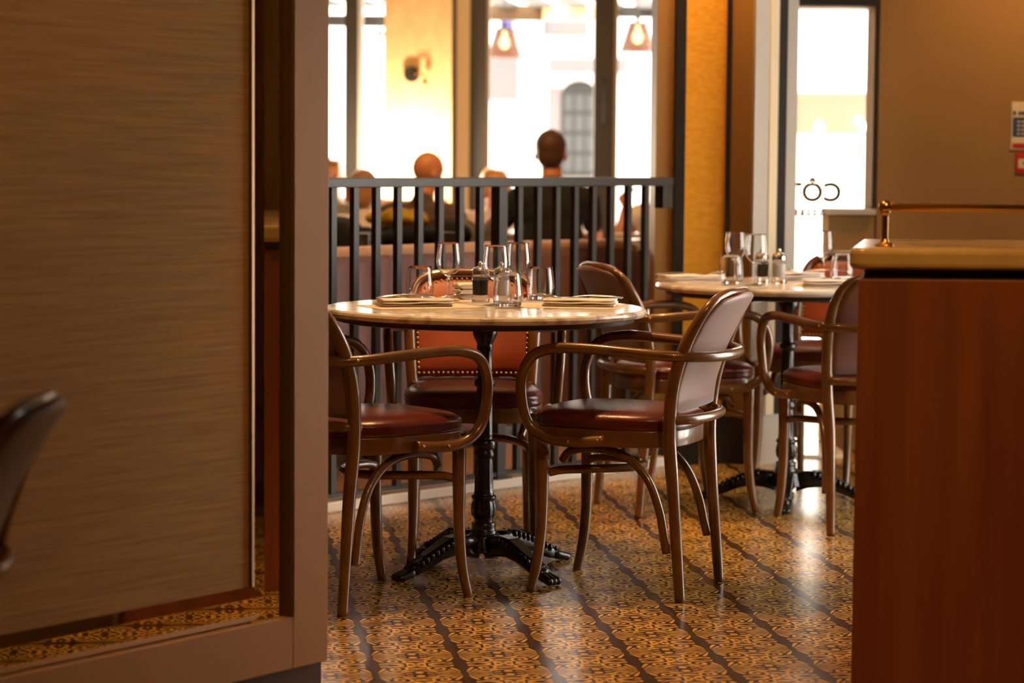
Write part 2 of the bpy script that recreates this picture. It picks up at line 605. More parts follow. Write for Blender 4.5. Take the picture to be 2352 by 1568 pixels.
    def capsule(s, a, b, ra, rb, seg=14, flat=1.0, upv=None):
        a, b = Vector(a), Vector(b)
        d = (b - a)
        L = d.length
        d.normalize()
        pts, rs = [], []
        for t in (-0.98, -0.8, -0.5, 0):
            pts.append(a + d * (t * ra))
            rs.append(ra * sqrt(max(0.0, 1 - t * t)) + 1e-4)
        for k in range(1, 5):
            t = k / 5
            pts.append(a + d * (L * t))
            rs.append(ra + (rb - ra) * t)
        for t in (0, 0.5, 0.8, 0.98):
            pts.append(b + d * (t * rb))
            rs.append(rb * sqrt(max(0.0, 1 - t * t)) + 1e-4)
        return s.tube(pts, rs, seg, flat=flat, upv=upv)

    def grid(s, fn, nu, nv, closed_u=False, smooth=True):
        V = [fn(i / (nu if closed_u else nu - 1), j / (nv - 1)) for j in range(nv) for i in range(nu)]
        F = []
        for j in range(nv - 1):
            for i in range(nu if closed_u else nu - 1):
                k = (i + 1) % nu
                F.append((j * nu + i, j * nu + k, (j + 1) * nu + k, (j + 1) * nu + i))
        return s.add(V, F, smooth)

    def build(s, name, material, parent=None, bevel=0.0, kind=None):
        me = bpy.data.meshes.new(name)
        me.from_pydata(s.v, [], s.f)
        me.polygons.foreach_set('use_smooth', s.sm)
        me.update()
        o = bpy.data.objects.new(name, me)
        COL.objects.link(o)
        if isinstance(material, str):
            material = M[material]
        me.materials.append(material)
        if parent:
            o.parent = parent
        if bevel:
            md = o.modifiers.new('bevel', 'BEVEL')
            md.width = bevel
            md.segments = 3
            md.limit_method = 'ANGLE'
            md.angle_limit = radians(50)
        if kind:
            o['kind'] = kind
        return o


def tag(o, label, cat, group=None):
    o['label'] = label
    o['category'] = cat
    if group:
        o['group'] = group
    return o


def empty(name, loc=(0, 0, 0), rz=0.0):
    o = bpy.data.objects.new(name, None)
    COL.objects.link(o)
    o.location = loc
    o.rotation_euler = (0, 0, rz)
    o.empty_display_size = 0.1
    return o


def copy_tree(o, parent=None):
    c = o.copy()
    COL.objects.link(c)
    c.parent = parent
    for ch in list(o.children):
        copy_tree(ch, c)
    return c


def place(o, loc, rz=0.0, label=None, scale=None):
    o.location = loc
    o.rotation_euler = (0, 0, rz)
    if label:
        o['label'] = label
    if scale:
        o.scale = (scale,) * 3
    return o


def catmull(P, n=8, closed=False):
    P = [Vector(p) for p in P]
    out = []
    m = len(P)
    rng = range(m) if closed else range(m - 1)
    for i in rng:
        if closed:
            p0, p1, p2, p3 = P[i - 1], P[i], P[(i + 1) % m], P[(i + 2) % m]
        else:
            p1, p2 = P[i], P[i + 1]
            p0 = P[i - 1] if i > 0 else p1 * 2 - p2
            p3 = P[i + 2] if i + 2 < m else p2 * 2 - p1
        for k in range(n):
            t = k / n
            out.append(0.5 * ((2 * p1) + (p2 - p0) * t + (2 * p0 - 5 * p1 + 4 * p2 - p3) * t * t + (3 * p1 - p0 - 3 * p2 + p3) * t ** 3))
    if not closed:
        out.append(P[-1])
    return out


def struct(mb, name, material, parent=None, bevel=0.0):
    return mb.build(name, material, parent, bevel, kind='structure')


#==SETTING==
# ------------------------------------------------------------------ floor
struct(MB().box(-4.2, 3.2, -2.4, 9.9, -0.06, 0.0), 'floor', 'tile')
RA, RB = Vector((-0.62, 7.76)), Vector((0.575, 9.05))      # the railing stands on this line
rd = (RB - RA).normalized()
rn = Vector((-rd.y, rd.x))                                  # to the dining room side
RS = RA - rd * 2.9                                          # start, hidden behind the left wall


def P2(s, off=0.0):
    q = RA + rd * s + rn * off
    return (q.x, q.y)


LEN = (RB - RA).length
# oak floor of the dining room, one small step up, edged by a pale stone kerb
struct(MB().prism([P2(-3.2, 0.06), P2(LEN, 0.06), (0.575, 14.45), (-4.2, 14.45), (-4.2, P2(-3.2, 0.06)[1])], 0.0, 0.03), 'floor_dining', 'oak')
struct(MB().prism([P2(-3.2, -0.035), P2(LEN, -0.035), P2(LEN, 0.06), P2(-3.2, 0.06)], 0.0, 0.034), 'trim_kerb', 'kerb_stone', bevel=0.004)
struct(MB().prism([(0.575, 9.5), (0.92, 9.5), (1.35, 14.45), (0.575, 14.45)], -0.06, 0.03), 'floor_dining_side', 'oak')

# ------------------------------------------------------------------ ceiling and outer walls
struct(MB().box(-4.3, 3.3, -2.5, 14.7, 2.9, 3.0), 'ceiling', 'ceiling')
struct(MB().box(-4.3, 3.2, -2.5, -2.4, 0, 2.9), 'wall_behind', 'taupe_paint')
struct(MB().box(-4.3, -4.2, -2.4, 14.7, 0, 2.9), 'wall_west', 'tan_paint')
# right wall with a wide glazed door to the street
RW = 2.75
mb = MB().box(RW, RW + .2, -2.4, 6.5, 0, 2.9).box(RW, RW + .2, 8.4, 9.8, 0, 2.9).box(RW, RW + .2, 6.5, 8.4, 2.2, 2.9)
struct(mb, 'wall_right', 'taupe_paint')
wd = struct(MB().box(RW + .05, RW + .12, 6.5, 6.58, 0, 2.2).box(RW + .05, RW + .12, 8.32, 8.4, 0, 2.2).box(RW + .05, RW + .12, 7.41, 7.49, 0, 2.2)
            .box(RW + .05, RW + .12, 6.5, 8.4, 2.12, 2.2).box(RW + .05, RW + .12, 6.5, 8.4, 0, 0.10), 'door_1', 'frame_dark')
struct(MB().box(RW + .08, RW + .088, 6.58, 8.32, 0.10, 2.12), 'door_pane', 'pane', wd)

# ------------------------------------------------------------------ left wall: partition with a mirror-bordered grasscloth panel
E0 = Vector((-0.410, 5.20))
wv = Vector((0.611, 0.792)).normalized()
wn = Vector((wv.y, -wv.x))                                  # faces the camera


def W(s, off=0.0):
    q = E0 - wv * s + wn * off
    return (q.x, q.y)


def wall_box(mb, s0, s1, z0, z1, o0, o1):
    return mb.prism([W(s0, o0), W(s1, o0), W(s1, o1), W(s0, o1)], z0, z1)


struct(wall_box(MB(), 0, 4.6, 0, 2.9, -0.16, -0.012), 'wall_left', 'tan_paint', bevel=0.004)
struct(wall_box(MB(), 0.0, 4.6, 0, 0.055, -0.012, 0.0), 'baseboard_left', 'brown_trim')
# flat tan frame around the panel
struct(wall_box(wall_box(wall_box(MB(), 0, 0.112, 0.058, 2.9, -0.012, 0.02), 0.112, 3.4, 0.058, 0.172, -0.012, 0.02), 3.28, 3.4, 0.172, 2.9, -0.012, 0.02),
       'trim_panel_frame', 'tan_paint', bevel=0.003)
mir = empty('panel_mirror', (0, 0, 0))
tag(mir, 'narrow mirror border with slanted edges framing the brown grasscloth panel on the left wall', 'mirror')


def quadstrip(name, pts, material, parent):
    return MB().add(pts, [(0, 1, 2, 3)]).build(name, material, parent)


def W3(s, off, z):
    x, y = W(s, off)
    return (x, y, z)


def wprism(name, poly, s0, s1, z0, z1, material, parent, axis):
    """poly of (a, off): a runs along the wall (axis 's') or up (axis 'z')"""
    mb = MB()
    n = len(poly)
    V = []
    for e in (0, 1):
        for a, off in poly:
            if axis == 'z':          # profile across s, extruded up
                V.append(W3(a, off, (z0, z1)[e]))
            else:                    # profile across z, extruded along s
                V.append(W3((s0, s1)[e], off, a))
    F = [tuple(range(n)), tuple(range(2 * n - 1, n - 1, -1))]
    for i in range(n):
        j = (i + 1) % n
        F.append((i, n + i, n + j, j))
    mb.add(V, F)
    o = mb.build(name, material, parent)
    bmm = bmesh.new()
    bmm.from_mesh(o.data)
    bmesh.ops.recalc_face_normals(bmm, faces=bmm.faces)
    bmm.to_mesh(o.data)
    bmm.free()
    return o


# upright strip: bevel facet + flat facet; lower strip the same
wprism('bevel_strip', [(0.125, -0.010), (0.125, 0.004), (0.145, 0.010), (0.190, 0.010), (0.222, 0.003), (0.222, -0.010)], 0, 0, 0.172, 2.85, 'mirror', mir, 'z')
wprism('bevel_strip', [(0.176, -0.010), (0.176, 0.004), (0.190, 0.010), (0.226, 0.010), (0.250, 0.003), (0.250, -0.010)], 0.19, 3.2, 0, 0, 'mirror', mir, 's')
wprism('gilt_bead', [(0.112, -0.01), (0.112, 0.026), (0.118, 0.030), (0.125, 0.026), (0.125, -0.01)], 0, 0, 0.172, 2.85, 'gilt', mir, 'z')
wprism('gilt_bead', [(0.2222, -0.01), (0.2222, 0.012), (0.230, 0.014), (0.232, 0.012), (0.232, -0.01)], 0, 0, 0.25, 2.85, 'gilt', mir, 'z')
pn = wall_box(MB(), 0.232, 3.2, 0.25, 2.85, -0.011, 0.006).build('grasscloth_panel', 'grasscloth')
tag(pn, 'large brown grasscloth panel with fine horizontal grain on the left wall', 'wall panel')

# ------------------------------------------------------------------ pillar at the end of the railing
PF = 9.12
struct(MB().box(0.535, 0.905, PF, 9.5, 0, 2.9), 'wall_pillar', 'tan_paint')
struct(MB().box(0.606, 0.644, PF - .02, PF + .01, 0.2, 2.9).box(0.795, 0.812, PF - .02, PF + .01, 0.2, 2.9), 'trim_1', 'black_trim')
struct(MB().box(0.644, 0.795, PF - .010, PF + .01, 0.2, 2.9), 'trim_amber_panel', 'amber_cloth')
struct(MB().box(0.525, 0.905, PF - .03, PF, 0, 0.2), 'baseboard_pillar', 'black_trim', bevel=0.004)
# pale door jamb angled towards the entrance
A = Vector((0.895, 9.02))
B = Vector((1.072, 9.18))
jd = (B - A)
struct(MB().prism([(A.x, A.y), (B.x, B.y), (B.x, 9.8), (A.x, 9.8)], 0, 2.9), 'wall_jamb', 'light_paint')


def jamb(a, b, off, material, name):
    n = Vector((jd.y, -jd.x)).normalized()
    p, q = A + jd * a, A + jd * b
    return struct(MB().prism([(p.x, p.y), (q.x, q.y), (q.x + n.x * off, q.y + n.y * off), (p.x + n.x * off, p.y + n.y * off)], 0.19, 2.9), name, material)


jamb(0.33, 0.52, 0.006, 'cream_paint', 'trim_2')
jamb(0.52, 0.71, 0.008, 'black_trim', 'trim_3')
struct(MB().prism([(1.0, 9.8), (1.08, 9.8), (1.42, 14.45), (1.27, 14.45)], 0, 2.9), 'wall_dining_right', 'tan_paint')

# ------------------------------------------------------------------ street front on the right: entrance glazing and low wall
FY = 9.6
struct(MB().box(1.43, RW + .2, FY, FY + .2, 0, 2.9).box(1.075, 1.43, FY, FY + .2, 1.75, 2.9), 'wall_front_right', 'taupe_paint')
struct(MB().box(1.25, 1.43, FY, FY + .2, 0.0, 0.935), 'wall_low', 'taupe_paint')
struct(MB().box(1.25, 1.436, FY - .03, FY + .2, 0.935, 0.957), 'trim_sill', 'light_paint', bevel=0.003)
struct(MB().box(1.4365, 1.4405, FY - .004, FY, 0, 2.9), 'trim_4', 'brown_trim')
struct(MB().box(1.25, RW, FY - .02, FY, 0, 0.09), 'baseboard_right', 'oak')
w1 = struct(MB().box(1.420, 1.433, FY - .008, FY + .2, 0.957, 1.79).box(1.075, 1.428, FY - .02, FY + .12, 1.755, 1.79), 'window_1', 'frame_dark')
struct(MB().box(1.075, 1.42, FY + .14, FY + .148, 0.05, 1.755), 'window_pane', 'pane', w1)
struct(MB().box(1.088, 1.3, FY - .3, FY + .3, 0, 0.012), 'trim_threshold', 'kerb_stone')


def text(name, body, size, loc, rot, material, parent=None, ext=0.001, align='LEFT', spacing=1.0):
    c = bpy.data.curves.new(name, 'FONT')
    c.body = body
    c.size = size
    c.extrude = ext
    c.align_x = align
    c.space_character = spacing
    c.materials.append(M[material])
    o = bpy.data.objects.new(name, c)
    COL.objects.link(o)
    o.location = loc
    o.rotation_euler = rot
    if parent:
        o.parent = parent
    c.offset = .0040
    dg = bpy.context.evaluated_depsgraph_get()
    dg.update()
    me = bpy.data.meshes.new_from_object(o.evaluated_get(dg))
    m = bpy.data.objects.new(name, me)
    COL.objects.link(m)
    m.location, m.rotation_euler, m.parent = o.location, o.rotation_euler, o.parent
    bpy.data.objects.remove(o, do_unlink=True)
    m.name = name
    return m


lt = empty('window_lettering', (1.322, FY + .156, 0.985))
tag(lt, 'gold painted lettering on the entrance glass, seen reversed from inside', 'lettering')
t1 = text('large_letters', 'C\u00d4TE', 0.104, (0, 0, 0), (pi / 2, 0, pi), 'gold_letter', lt, spacing=1.02)
t2 = text('small_letters', 'BRASSERIE', 0.030, (-0.010, 0, -0.058), (pi / 2, 0, pi), 'gold_letter', lt, spacing=1.75)

# fire notices on the right wall
sg = empty('fire_notice', (2.06, FY, 1.29))
tag(sg, 'white fire notice with blue block and red footer on the right wall', 'sign')
MB().box(-0.094, 0.094, -0.006, 0, -0.094, 0.094).build('card', 'sign_white', sg, bevel=0.002)
mb = MB().box(-0.088, 0.088, -0.0075, -0.006, -0.042, 0.034)
mb.box(-0.088, -0.076, -0.0075, -0.006, 0.042, 0.058)
mb.build('blue_block', 'sign_blue', sg)
mb = MB()
for k, xx in enumerate((-0.066, -0.054, -0.047, -0.036, -0.022, -0.012, 0.004, 0.016, 0.03, 0.046, 0.06)):
    mb.box(xx, xx + (0.006 if k % 3 else 0.009), -0.0078, -0.0065, 0.043, 0.057)
mb.box(-0.040, 0.040, -0.0078, -0.0065, 0.068, 0.084)
mb.build('dark_print', 'sign_ink', sg)
mb = MB()
for r_ in range(4):
    for k in range(9):
        mb.box(-0.07 + k * 0.017, -0.07 + k * 0.017 + 0.011, -0.0088, -0.0072, -0.034 + r_ * 0.016, -0.028 + r_ * 0.016)
mb.build('white_print', 'sign_white', sg)
MB().box(-0.088, 0.088, -0.0075, -0.006, -0.088, -0.068).build('red_footer', 'sign_red', sg)
sg2 = empty('fire_call_sign', (2.06, FY, 1.146))
tag(sg2, 'small red notice with white centre below the larger fire notice', 'sign')
MB().box(-0.073, 0.073, -0.008, 0, -0.041, 0.041).build('plate', 'sign_red', sg2, bevel=0.003)
MB().box(-0.063, 0.063, -0.0095, -0.008, -0.022, 0.014).build('white_field', 'sign_white', sg2)
mb = MB()
for k in range(7):
    mb.box(-0.046 + k * 0.014, -0.046 + k * 0.014 + 0.008, -0.0105, -0.0088, -0.008, 0.002)
mb.build('dark_print', 'sign_ink', sg2)

# ------------------------------------------------------------------ far window wall of the dining room
FW = 14.5
struct(MB().box(-4.2, -1.9, FW, FW + .2, 0, 2.9).box(-1.9, 1.3, FW, FW + .2, 2.7, 2.9).box(-1.9, -0.76, FW, FW + .2, 0, 0.5), 'wall_far', 'tan_paint')
struct(MB().box(-0.762, -0.366, FW - .25, FW + .2, 0, 2.9), 'wall_column', 'column_plaster')
w2 = struct(MB().box(-1.01, -0.936, FW - .02, FW + .1, 0.5, 2.7).box(-1.9, -0.762, FW - .02, FW + .1, 0.44, 0.5), 'window_2', 'frame_grey')
struct(MB().box(-1.9, -0.762, FW + .04, FW + .048, 0.5, 2.7), 'window_pane', 'pane', w2)
struct(MB().box(-0.93, -0.905, FW - .02, FW + .1, 0.5, 2.7), 'trim_5', 'light_paint')
struct(MB().box(-0.366, -0.345, FW - .2, FW + .1, 0, 2.7), 'trim_6', 'frame_dark')
struct(MB().box(-0.345, -0.262, FW - .05, FW + .1, 0, 2.7), 'trim_7', 'cream_paint')
w3 = struct(MB().box(-0.262, -0.165, FW - .06, FW + .1, 0, 2.7).box(0.476, 0.592, FW - .06, FW + .1, 0, 2.7).box(-0.165, 0.476, FW - .02, FW + .1, 0, 0.12)
            .box(0.592, 1.27, FW - .02, FW + .1, 0, 0.12), 'window_3', 'frame_grey')
struct(MB().box(-0.165, 1.27, FW + .04, FW + .048, 0.12, 2.7), 'window_pane', 'pane', w3)
struct(MB().box(-0.165, -0.145, FW - .03, FW + .1, 0.12, 2.7).box(0.592, 0.618, FW - .03, FW + .1, 0.12, 2.7), 'trim_8', 'light_paint')
hd = MB().tube([(0.535, FW - .075, 1.35), (0.535, FW - .10, 1.36), (0.535, FW - .10, 1.60), (0.535, FW - .075, 1.61)], 0.008)
struct(hd, 'door_handle', 'frame_dark', w3)

sco = empty('wall_sconce', (-0.60, FW - .25, 1.63))
tag(sco, 'black round wall sconce with a small brass arm on the bright column', 'wall lamp')
mb = MB()
mb.tube([(0, 0, 0), (0, -0.03, 0)], 0.047, 24)
mb.build('backplate', 'black_trim', sco)
MB().tube([(0, -0.03, 0), (0.03, -0.05, 0.0), (0.075, -0.055, 0.0), (0.08, -0.055, -0.03)], 0.006).build('arm', 'brass', sco)
MB().lathe([(0.012, 0), (0.016, -0.012), (0.012, -0.03)], (0.08, -0.055, -0.03), 16).build('bulb_holder', 'brass', sco)

#==OUTSIDE==
# ------------------------------------------------------------------ street outside
struct(MB().box(-30, 1.0, 14.7, 60, -0.1, -0.01).box(2.95, 30, -10, 60, -0.1, -0.01).box(1.1, 2.95, 9.8, 60, -0.1, -0.01), 'ground', 'paving')
bl = empty('street_building', (0, 26, 0))
tag(bl, 'white rendered building across the street with a dark arched window', 'building')
MB().box(-9, 2.4, 0, 6, 0, 9).build('walls', 'facade', bl)
mb = MB()
ar = [(0.50, 0.95), (0.90, 0.95), (0.90, 1.80)] + [(0.70 + 0.2 * cos(a), 1.80 + 0.17 * sin(a)) for a in [radians(t) for t in range(15, 180, 15)]] + [(0.50, 1.80)]


def xz_prism(poly, y0, y1):
    n = len(poly)
    V = [(x, y0, z) for x, z in poly] + [(x, y1, z) for x, z in poly]
    F = [tuple(range(n)), tuple(range(2 * n - 1, n - 1, -1))] + [(i, n + i, n + (i + 1) % n, (i + 1) % n) for i in range(n)]
    return MB().add(V, F)


wf = xz_prism(ar, -0.06, 0.0).build('arched_window', 'facade_dark', bl)
mb = MB()
for i in range(3):
    for j in range(4):
        mb.box(0.535 + i * 0.118, 0.535 + i * 0.118 + 0.095, -0.07, -0.055, 1.0 + j * 0.215, 1.0 + j * 0.215 + 0.175)
mb.build('panes', 'facade_glass', wf)
MB().box(0.36, 0.50, -0.05, 0, 0.0, 1.9).build('brick_pier', 'facade_lilac', bl)
MB().box(0.50, 1.1, -0.10, 0, 0.0, 0.93).build('plinth', 'facade_tan', bl)
MB().box(0.36, 1.2, -0.25, 0, 2.05, 2.2).build('cornice', 'facade_grey', bl)
mb = MB().box(0.0, 0.26, -0.3, -0.2, 2.40, 2.62)
mb.build('sign_box', 'facade_grey', bl)
MB().box(0.02, 0.24, -0.32, -0.3, 2.42, 2.60).build('sign_face', 'facade', bl)
MB().box(-0.16, -0.01, -0.3, -0.2, 2.47, 2.62).build('blue_panel', 'blue_sign', bl)
MB().box(0.30, 0.78, -0.2, 0, 2.44, 2.60).build('fascia', 'facade_grey', bl)
MB().box(-0.3, 0.05, -0.1, 0, 1.75, 2.3).build('shutter', 'facade_grey', bl)
sh = empty('shop_building', (3.4, 26, 0))
tag(sh, 'white shop building with a tan fascia beyond the entrance glass', 'building')
MB().box(-0.7, 5, 0, 6, 0, 9).build('walls', 'facade', sh)
MB().box(-0.7, 3, -0.3, 0, 1.42, 1.86).build('shopfront', 'facade_tan', sh)
for (x, z) in ((-0.18, 1.50), (0.24, 1.55), (0.30, 1.49)):
    o = MB().ball((x, -0.42, z), 0.035).build('shop_lamp', 'string_bulb', sh)

# awning over the terrace: timber edge beam and painted bars
aw = empty('terrace_awning', (0, 17.4, 2.1))
tag(aw, 'slatted awning over the terrace outside with timber edge beams', 'awning')
MB().box(-4.5, -0.75, -0.05, 0.05, -0.03, 0.05).build('edge_beam', 'awning_bar', aw)
MB().box(-0.75, 0.20, -0.05, 0.05, 0.02, 0.13).build('timber_beam', 'awning_wood', aw)
MB().box(0.20, 0.62, -0.10, 0.05, 0.03, 0.14).build('timber_block', 'column_plaster', aw)
MB().box(0.62, 1.9, -0.05, 0.05, 0.05, 0.13).build('edge_beam', 'awning_bar', aw)
MB().box(-4.5, 1.9, -2.45, -2.36, 0.10, 0.22).build('wall_beam', 'awning_bar', aw)
for k in range(24):
    x0 = -4.2 + k * 0.25
    MB().bar((x0, -2.4, 0.16), (x0 + 0.42, 0.0, 0.12), 0.12, 0.03).build('slat', 'awning_bar', aw)


def pendant():
    o = empty('pendant_lamp')
    tag(o, 'conical perforated pendant lamp', 'pendant lamp', None)
    sh_ = MB().lathe([(0.052, 0.19), (0.058, 0.19), (0.115, 0.0), (0.109, 0.0), (0.052, 0.184)], (0, 0, 0), 28).build('lamp_shade', 'shade', o)
    MB().lathe([(0.001, 0.23), (0.014, 0.228), (0.016, 0.196), (0.055, 0.190), (0.055, 0.184), (0.001, 0.182)], (0, 0, 0), 20).build('cap', 'black_trim', o)
    MB().tube([(0, 0, 0.22), (0, 0, 0.5)], 0.004, 8).build('cord', 'black_trim', o)
    MB().lathe([(0.001, 0.175), (0.012, 0.17), (0.016, 0.14), (0.034, 0.105), (0.034, 0.085), (0.02, 0.062), (0.001, 0.055)], (0, 0, 0), 20).build('bulb', 'bulb', o)
    return o


pl = pendant()
place(pl, (-0.065, 16.0, 1.803), 0, 'conical perforated pendant lamp outside, beside the thick dark window frame')
p2 = place(copy_tree(pl), (0.785, 15.5, 1.822), 0, 'conical perforated pendant lamp outside, next to the pillar wall')
for o in (pl, p2):
    point('pendant_bulb', (o.location.x, o.location.y, o.location.z + 0.03), 3, (1, .62, .25), 0.03)
ln = empty('lantern', (-0.935, 16.9, 1.87))
tag(ln, 'small square glass lantern hanging outside left of the bright column', 'lantern')
mb = MB()
for sx in (-1, 1):
    for sy in (-1, 1):
        mb.box(sx * .05 - .006, sx * .05 + .006, sy * .05 - .006, sy * .05 + .006, 0, .11)
mb.box(-.062, .062, -.062, .062, -.012, 0)
mb.build('cage', 'black_trim', ln)
MB().add([(-.065, -.065, .11), (.065, -.065, .11), (.065, .065, .11), (-.065, .065, .11), (0, 0, .16)], [(3, 2, 1, 0), (0, 1, 4), (1, 2, 4), (2, 3, 4), (3, 0, 4)]).build('roof', 'black_trim', ln)
MB().tube([(0, 0, .15), (0, 0, .3)], .004, 8).build('cord', 'black_trim', ln)
MB().ball((0, 0, .045), (.02, .02, .03)).build('bulb', 'bulb', ln)

#==RAILING==
# ------------------------------------------------------------------ railing
rl = empty('iron_railing', (0, 0, 0))
tag(rl, 'dark iron railing with square balusters behind the nearer marble table', 'railing')
RT = 1.081


def R3(s, z, off=0.0):
    x, y = P2(s, off)
    return (x, y, z)


MB().bar(R3(-2.3, RT - .016), R3(LEN + 0.01, RT - .016), .048, .032).build('top_rail', 'rail_paint', rl, bevel=.003)
MB().bar(R3(-2.3, .050), R3(LEN - .07, .050), .034, .014).build('bottom_rail', 'rail_paint', rl)
MB().bar(R3(LEN - .02, RT - .115), R3(LEN - .02, RT - .02), .045, .055, up=(rd.x, rd.y, 0)).build('wall_bracket', 'rail_paint', rl, bevel=.003)
BS = 0.0985
S_POST = 0.8425
for k in range(-26, 9):
    s_ = S_POST + k * BS
    if k == 0 or s_ < -2.25:
        continue
    MB().bar(R3(s_, .044), R3(s_, RT - .03), .022, .022, up=(rd.x, rd.y, 0)).build('baluster', 'rail_paint', rl)
MB().bar(R3(S_POST, 0.034), R3(S_POST, RT - .03), .042, .042, up=(rd.x, rd.y, 0)).build('post', 'rail_paint', rl, bevel=.002)
MB().bar(R3(S_POST, 0.034), R3(S_POST, 0.042), .075, .075, up=(rd.x, rd.y, 0)).build('post_foot', 'rail_paint', rl)

# ------------------------------------------------------------------ curved banquette behind the railing
bo = empty('curved_banquette', (0, 0, 0))
tag(bo, 'curved mauve leather banquette with fluted back seen behind the railing', 'banquette')
path = catmull([(-1.5, 8.05, 0), (-1.1, 8.28, 0), (-0.62, 8.70, 0), (-0.35, 9.05, 0), (0, 9.45, 0), (0.3, 9.72, 0), (0.52, 9.85, 0)], 20)
NP = len(path)
cum = [0]
for i in range(1, NP):
    cum.append(cum[-1] + (path[i] - path[i - 1]).length)


def pn_(i):
    t = path[min(i + 1, NP - 1)] - path[max(i - 1, 0)]
    t.normalize()
    return Vector((t.y, -t.x, 0))               # camera side


BT = 0.79


def top_z(i):
    e = max(0, 1 - (cum[-1] - cum[i]) / 0.09)
    return BT - 0.03 * e * e


rows = [(0, 0.02), (0, 0.06)] + [(1, t) for t in (0.08, 0.3, 0.5, 0.7, 0.9, 0.98)]
V, F = [], []
prof = [(0.0, .10), (0.018, .115), (0.02, .40), (0.018, .76), (0.0, BT - .004)]
fine = []
N2 = NP * 4
for j in range(N2):
    q = cum[-1] * j / (N2 - 1)
    i = max(k for k in range(NP) if cum[k] <= q + 1e-9)
    i2 = min(i + 1, NP - 1)
    fr = 0 if i2 == i else (q - cum[i]) / (cum[i2] - cum[i])
    fine.append((path[i].lerp(path[i2], fr), pn_(i).lerp(pn_(i2), fr).normalized(), top_z(i) * (1 - fr) + top_z(i2) * fr, q))
mb = MB()
PROF = [(-0.10, .10), (0.0, .10), (0.006, .12), (0.008, .42), (0.006, .74), (0.0, 1.0)]


def booth_pt(j, k):
    p, n, tz, q = fine[j]
    off, zf = PROF[k]
    fl = abs(sin(pi * q / 0.105)) ** 0.5 * 0.016 if 0 < k < 5 else 0
    z = {0: .10, 1: .10, 2: .13, 3: .42, 4: tz - .03, 5: tz}[k]
    v = p + n * (off + fl)
    return (v.x, v.y, z)


nk = len(PROF)
V = [booth_pt(j, k) for j in range(N2) for k in range(nk)]
for p_, n_, tz, q in fine:
    v = p_ - n_ * 0.10
    V.append((v.x, v.y, tz))
F = []
for j in range(N2 - 1):
    for k in range(nk - 1):
        F.append((j * nk + k, (j + 1) * nk + k, (j + 1) * nk + k + 1, j * nk + k + 1))
    b0 = N2 * nk
    F.append((j * nk + nk - 1, (j + 1) * nk + nk - 1, b0 + j + 1, b0 + j))
    F.append((b0 + j, b0 + j + 1, (j + 1) * nk, j * nk))
F.append(tuple([(N2 - 1) * nk + k for k in range(nk)] + [N2 * nk + N2 - 1]))
mb.add(V, F, True)
mb.build('fluted_back', 'booth_leather', bo)
MB().tube([(p_.x - n_.x * .045, p_.y - n_.y * .045, tz + .002) for p_, n_, tz, q in fine[::4]], .030, 12, flat=1.6, upv=(0, 0, 1)).build('top_roll', 'booth_piping', bo)
mb = MB()
a_ = [(p_ - n_ * .10) for p_, n_, tz, q in fine[::12]]
b_ = [(p_ - n_ * .52) for p_, n_, tz, q in fine[::12]]
mb.prism([(p.x, p.y) for p in a_] + [(p.x, p.y) for p in b_[::-1]], .30, .46)
mb.build('seat_cushion', 'seat_leather', bo, bevel=.02)
mb = MB()
a_ = [(p_ - n_ * .04) for p_, n_, tz, q in fine[::12]]
b_ = [(p_ - n_ * .46) for p_, n_, tz, q in fine[::12]]
mb.prism([(p.x, p.y) for p in a_] + [(p.x, p.y) for p in b_[::-1]], .10, .30)
mb.build('seat_box', 'booth_leather', bo)
for s_ in (8, N2 // 4, N2 // 2, 3 * N2 // 4, N2 - 8):
    p_, n_, tz, q = fine[s_]
    v = p_ - n_ * .08
    MB().box(v.x - .03, v.x + .03, v.y - .03, v.y + .03, .03, .10).build('foot', 'black_trim', bo)

#==CHAIRS==
# ------------------------------------------------------------------ bentwood armchair, local axes: +X forward, floor at z=0
RP = 0.0165                                                 # post radius


def back_outline(n=10):
    """centre line of the continuous rear legs + arched back, from one foot to the other"""
    side = [(-.215, .172, 0.0), (-.205, .170, .12), (-.190, .168, .30), (-.182, .176, .44), (-.192, .184, .56), (-.222, .189, .66),
            (-.256, .185, .730), (-.284, .160, .778), (-.301, .090, .800)]
    pts = side + [(-.308, 0, .803)] + [(x, -y, z) for x, y, z in side[::-1]]
    return catmull(pts, n)


BO = back_outline()


def back_x(z):
    """x of the back centre line at height z"""
    tb = [(.40, -.183), (.44, -.182), (.56, -.192), (.66, -.222), (.735, -.258), (.782, -.287), (.803, -.306), (.83, -.32)]
    for (z0, x0), (z1, x1) in zip(tb, tb[1:]):
        if z <= z1:
            return x0 + (x1 - x0) * (z - z0) / (z1 - z0)
    return tb[-1][1]


def back_hw(z):
    """half width between the posts at height z"""
    tb = [(.40, .176), (.56, .184), (.66, .189), (.730, .185), (.760, .173), (.778, .160), (.790, .132), (.800, .090), (.803, .03)]
    for (z0, x0), (z1, x1) in zip(tb, tb[1:]):
        if z <= z1:
            return x0 + (x1 - x0) * (z - z0) / (z1 - z0)
    return .02


def seat_outline(g=0.0, n=44):
    P = []
    for k in range(n):
        a = 2 * pi * k / n
        c_, s_ = cos(a), sin(a)
        e = 0.62
        x = abs(c_) ** e * (1 if c_ > 0 else -1) * (.205 + g)
        hw = .205 + .012 * (x / .2)
        y = abs(s_) ** e * (1 if s_ > 0 else -1) * (hw - .012 + g)
        P.append((x + 0.012, y))
    return P


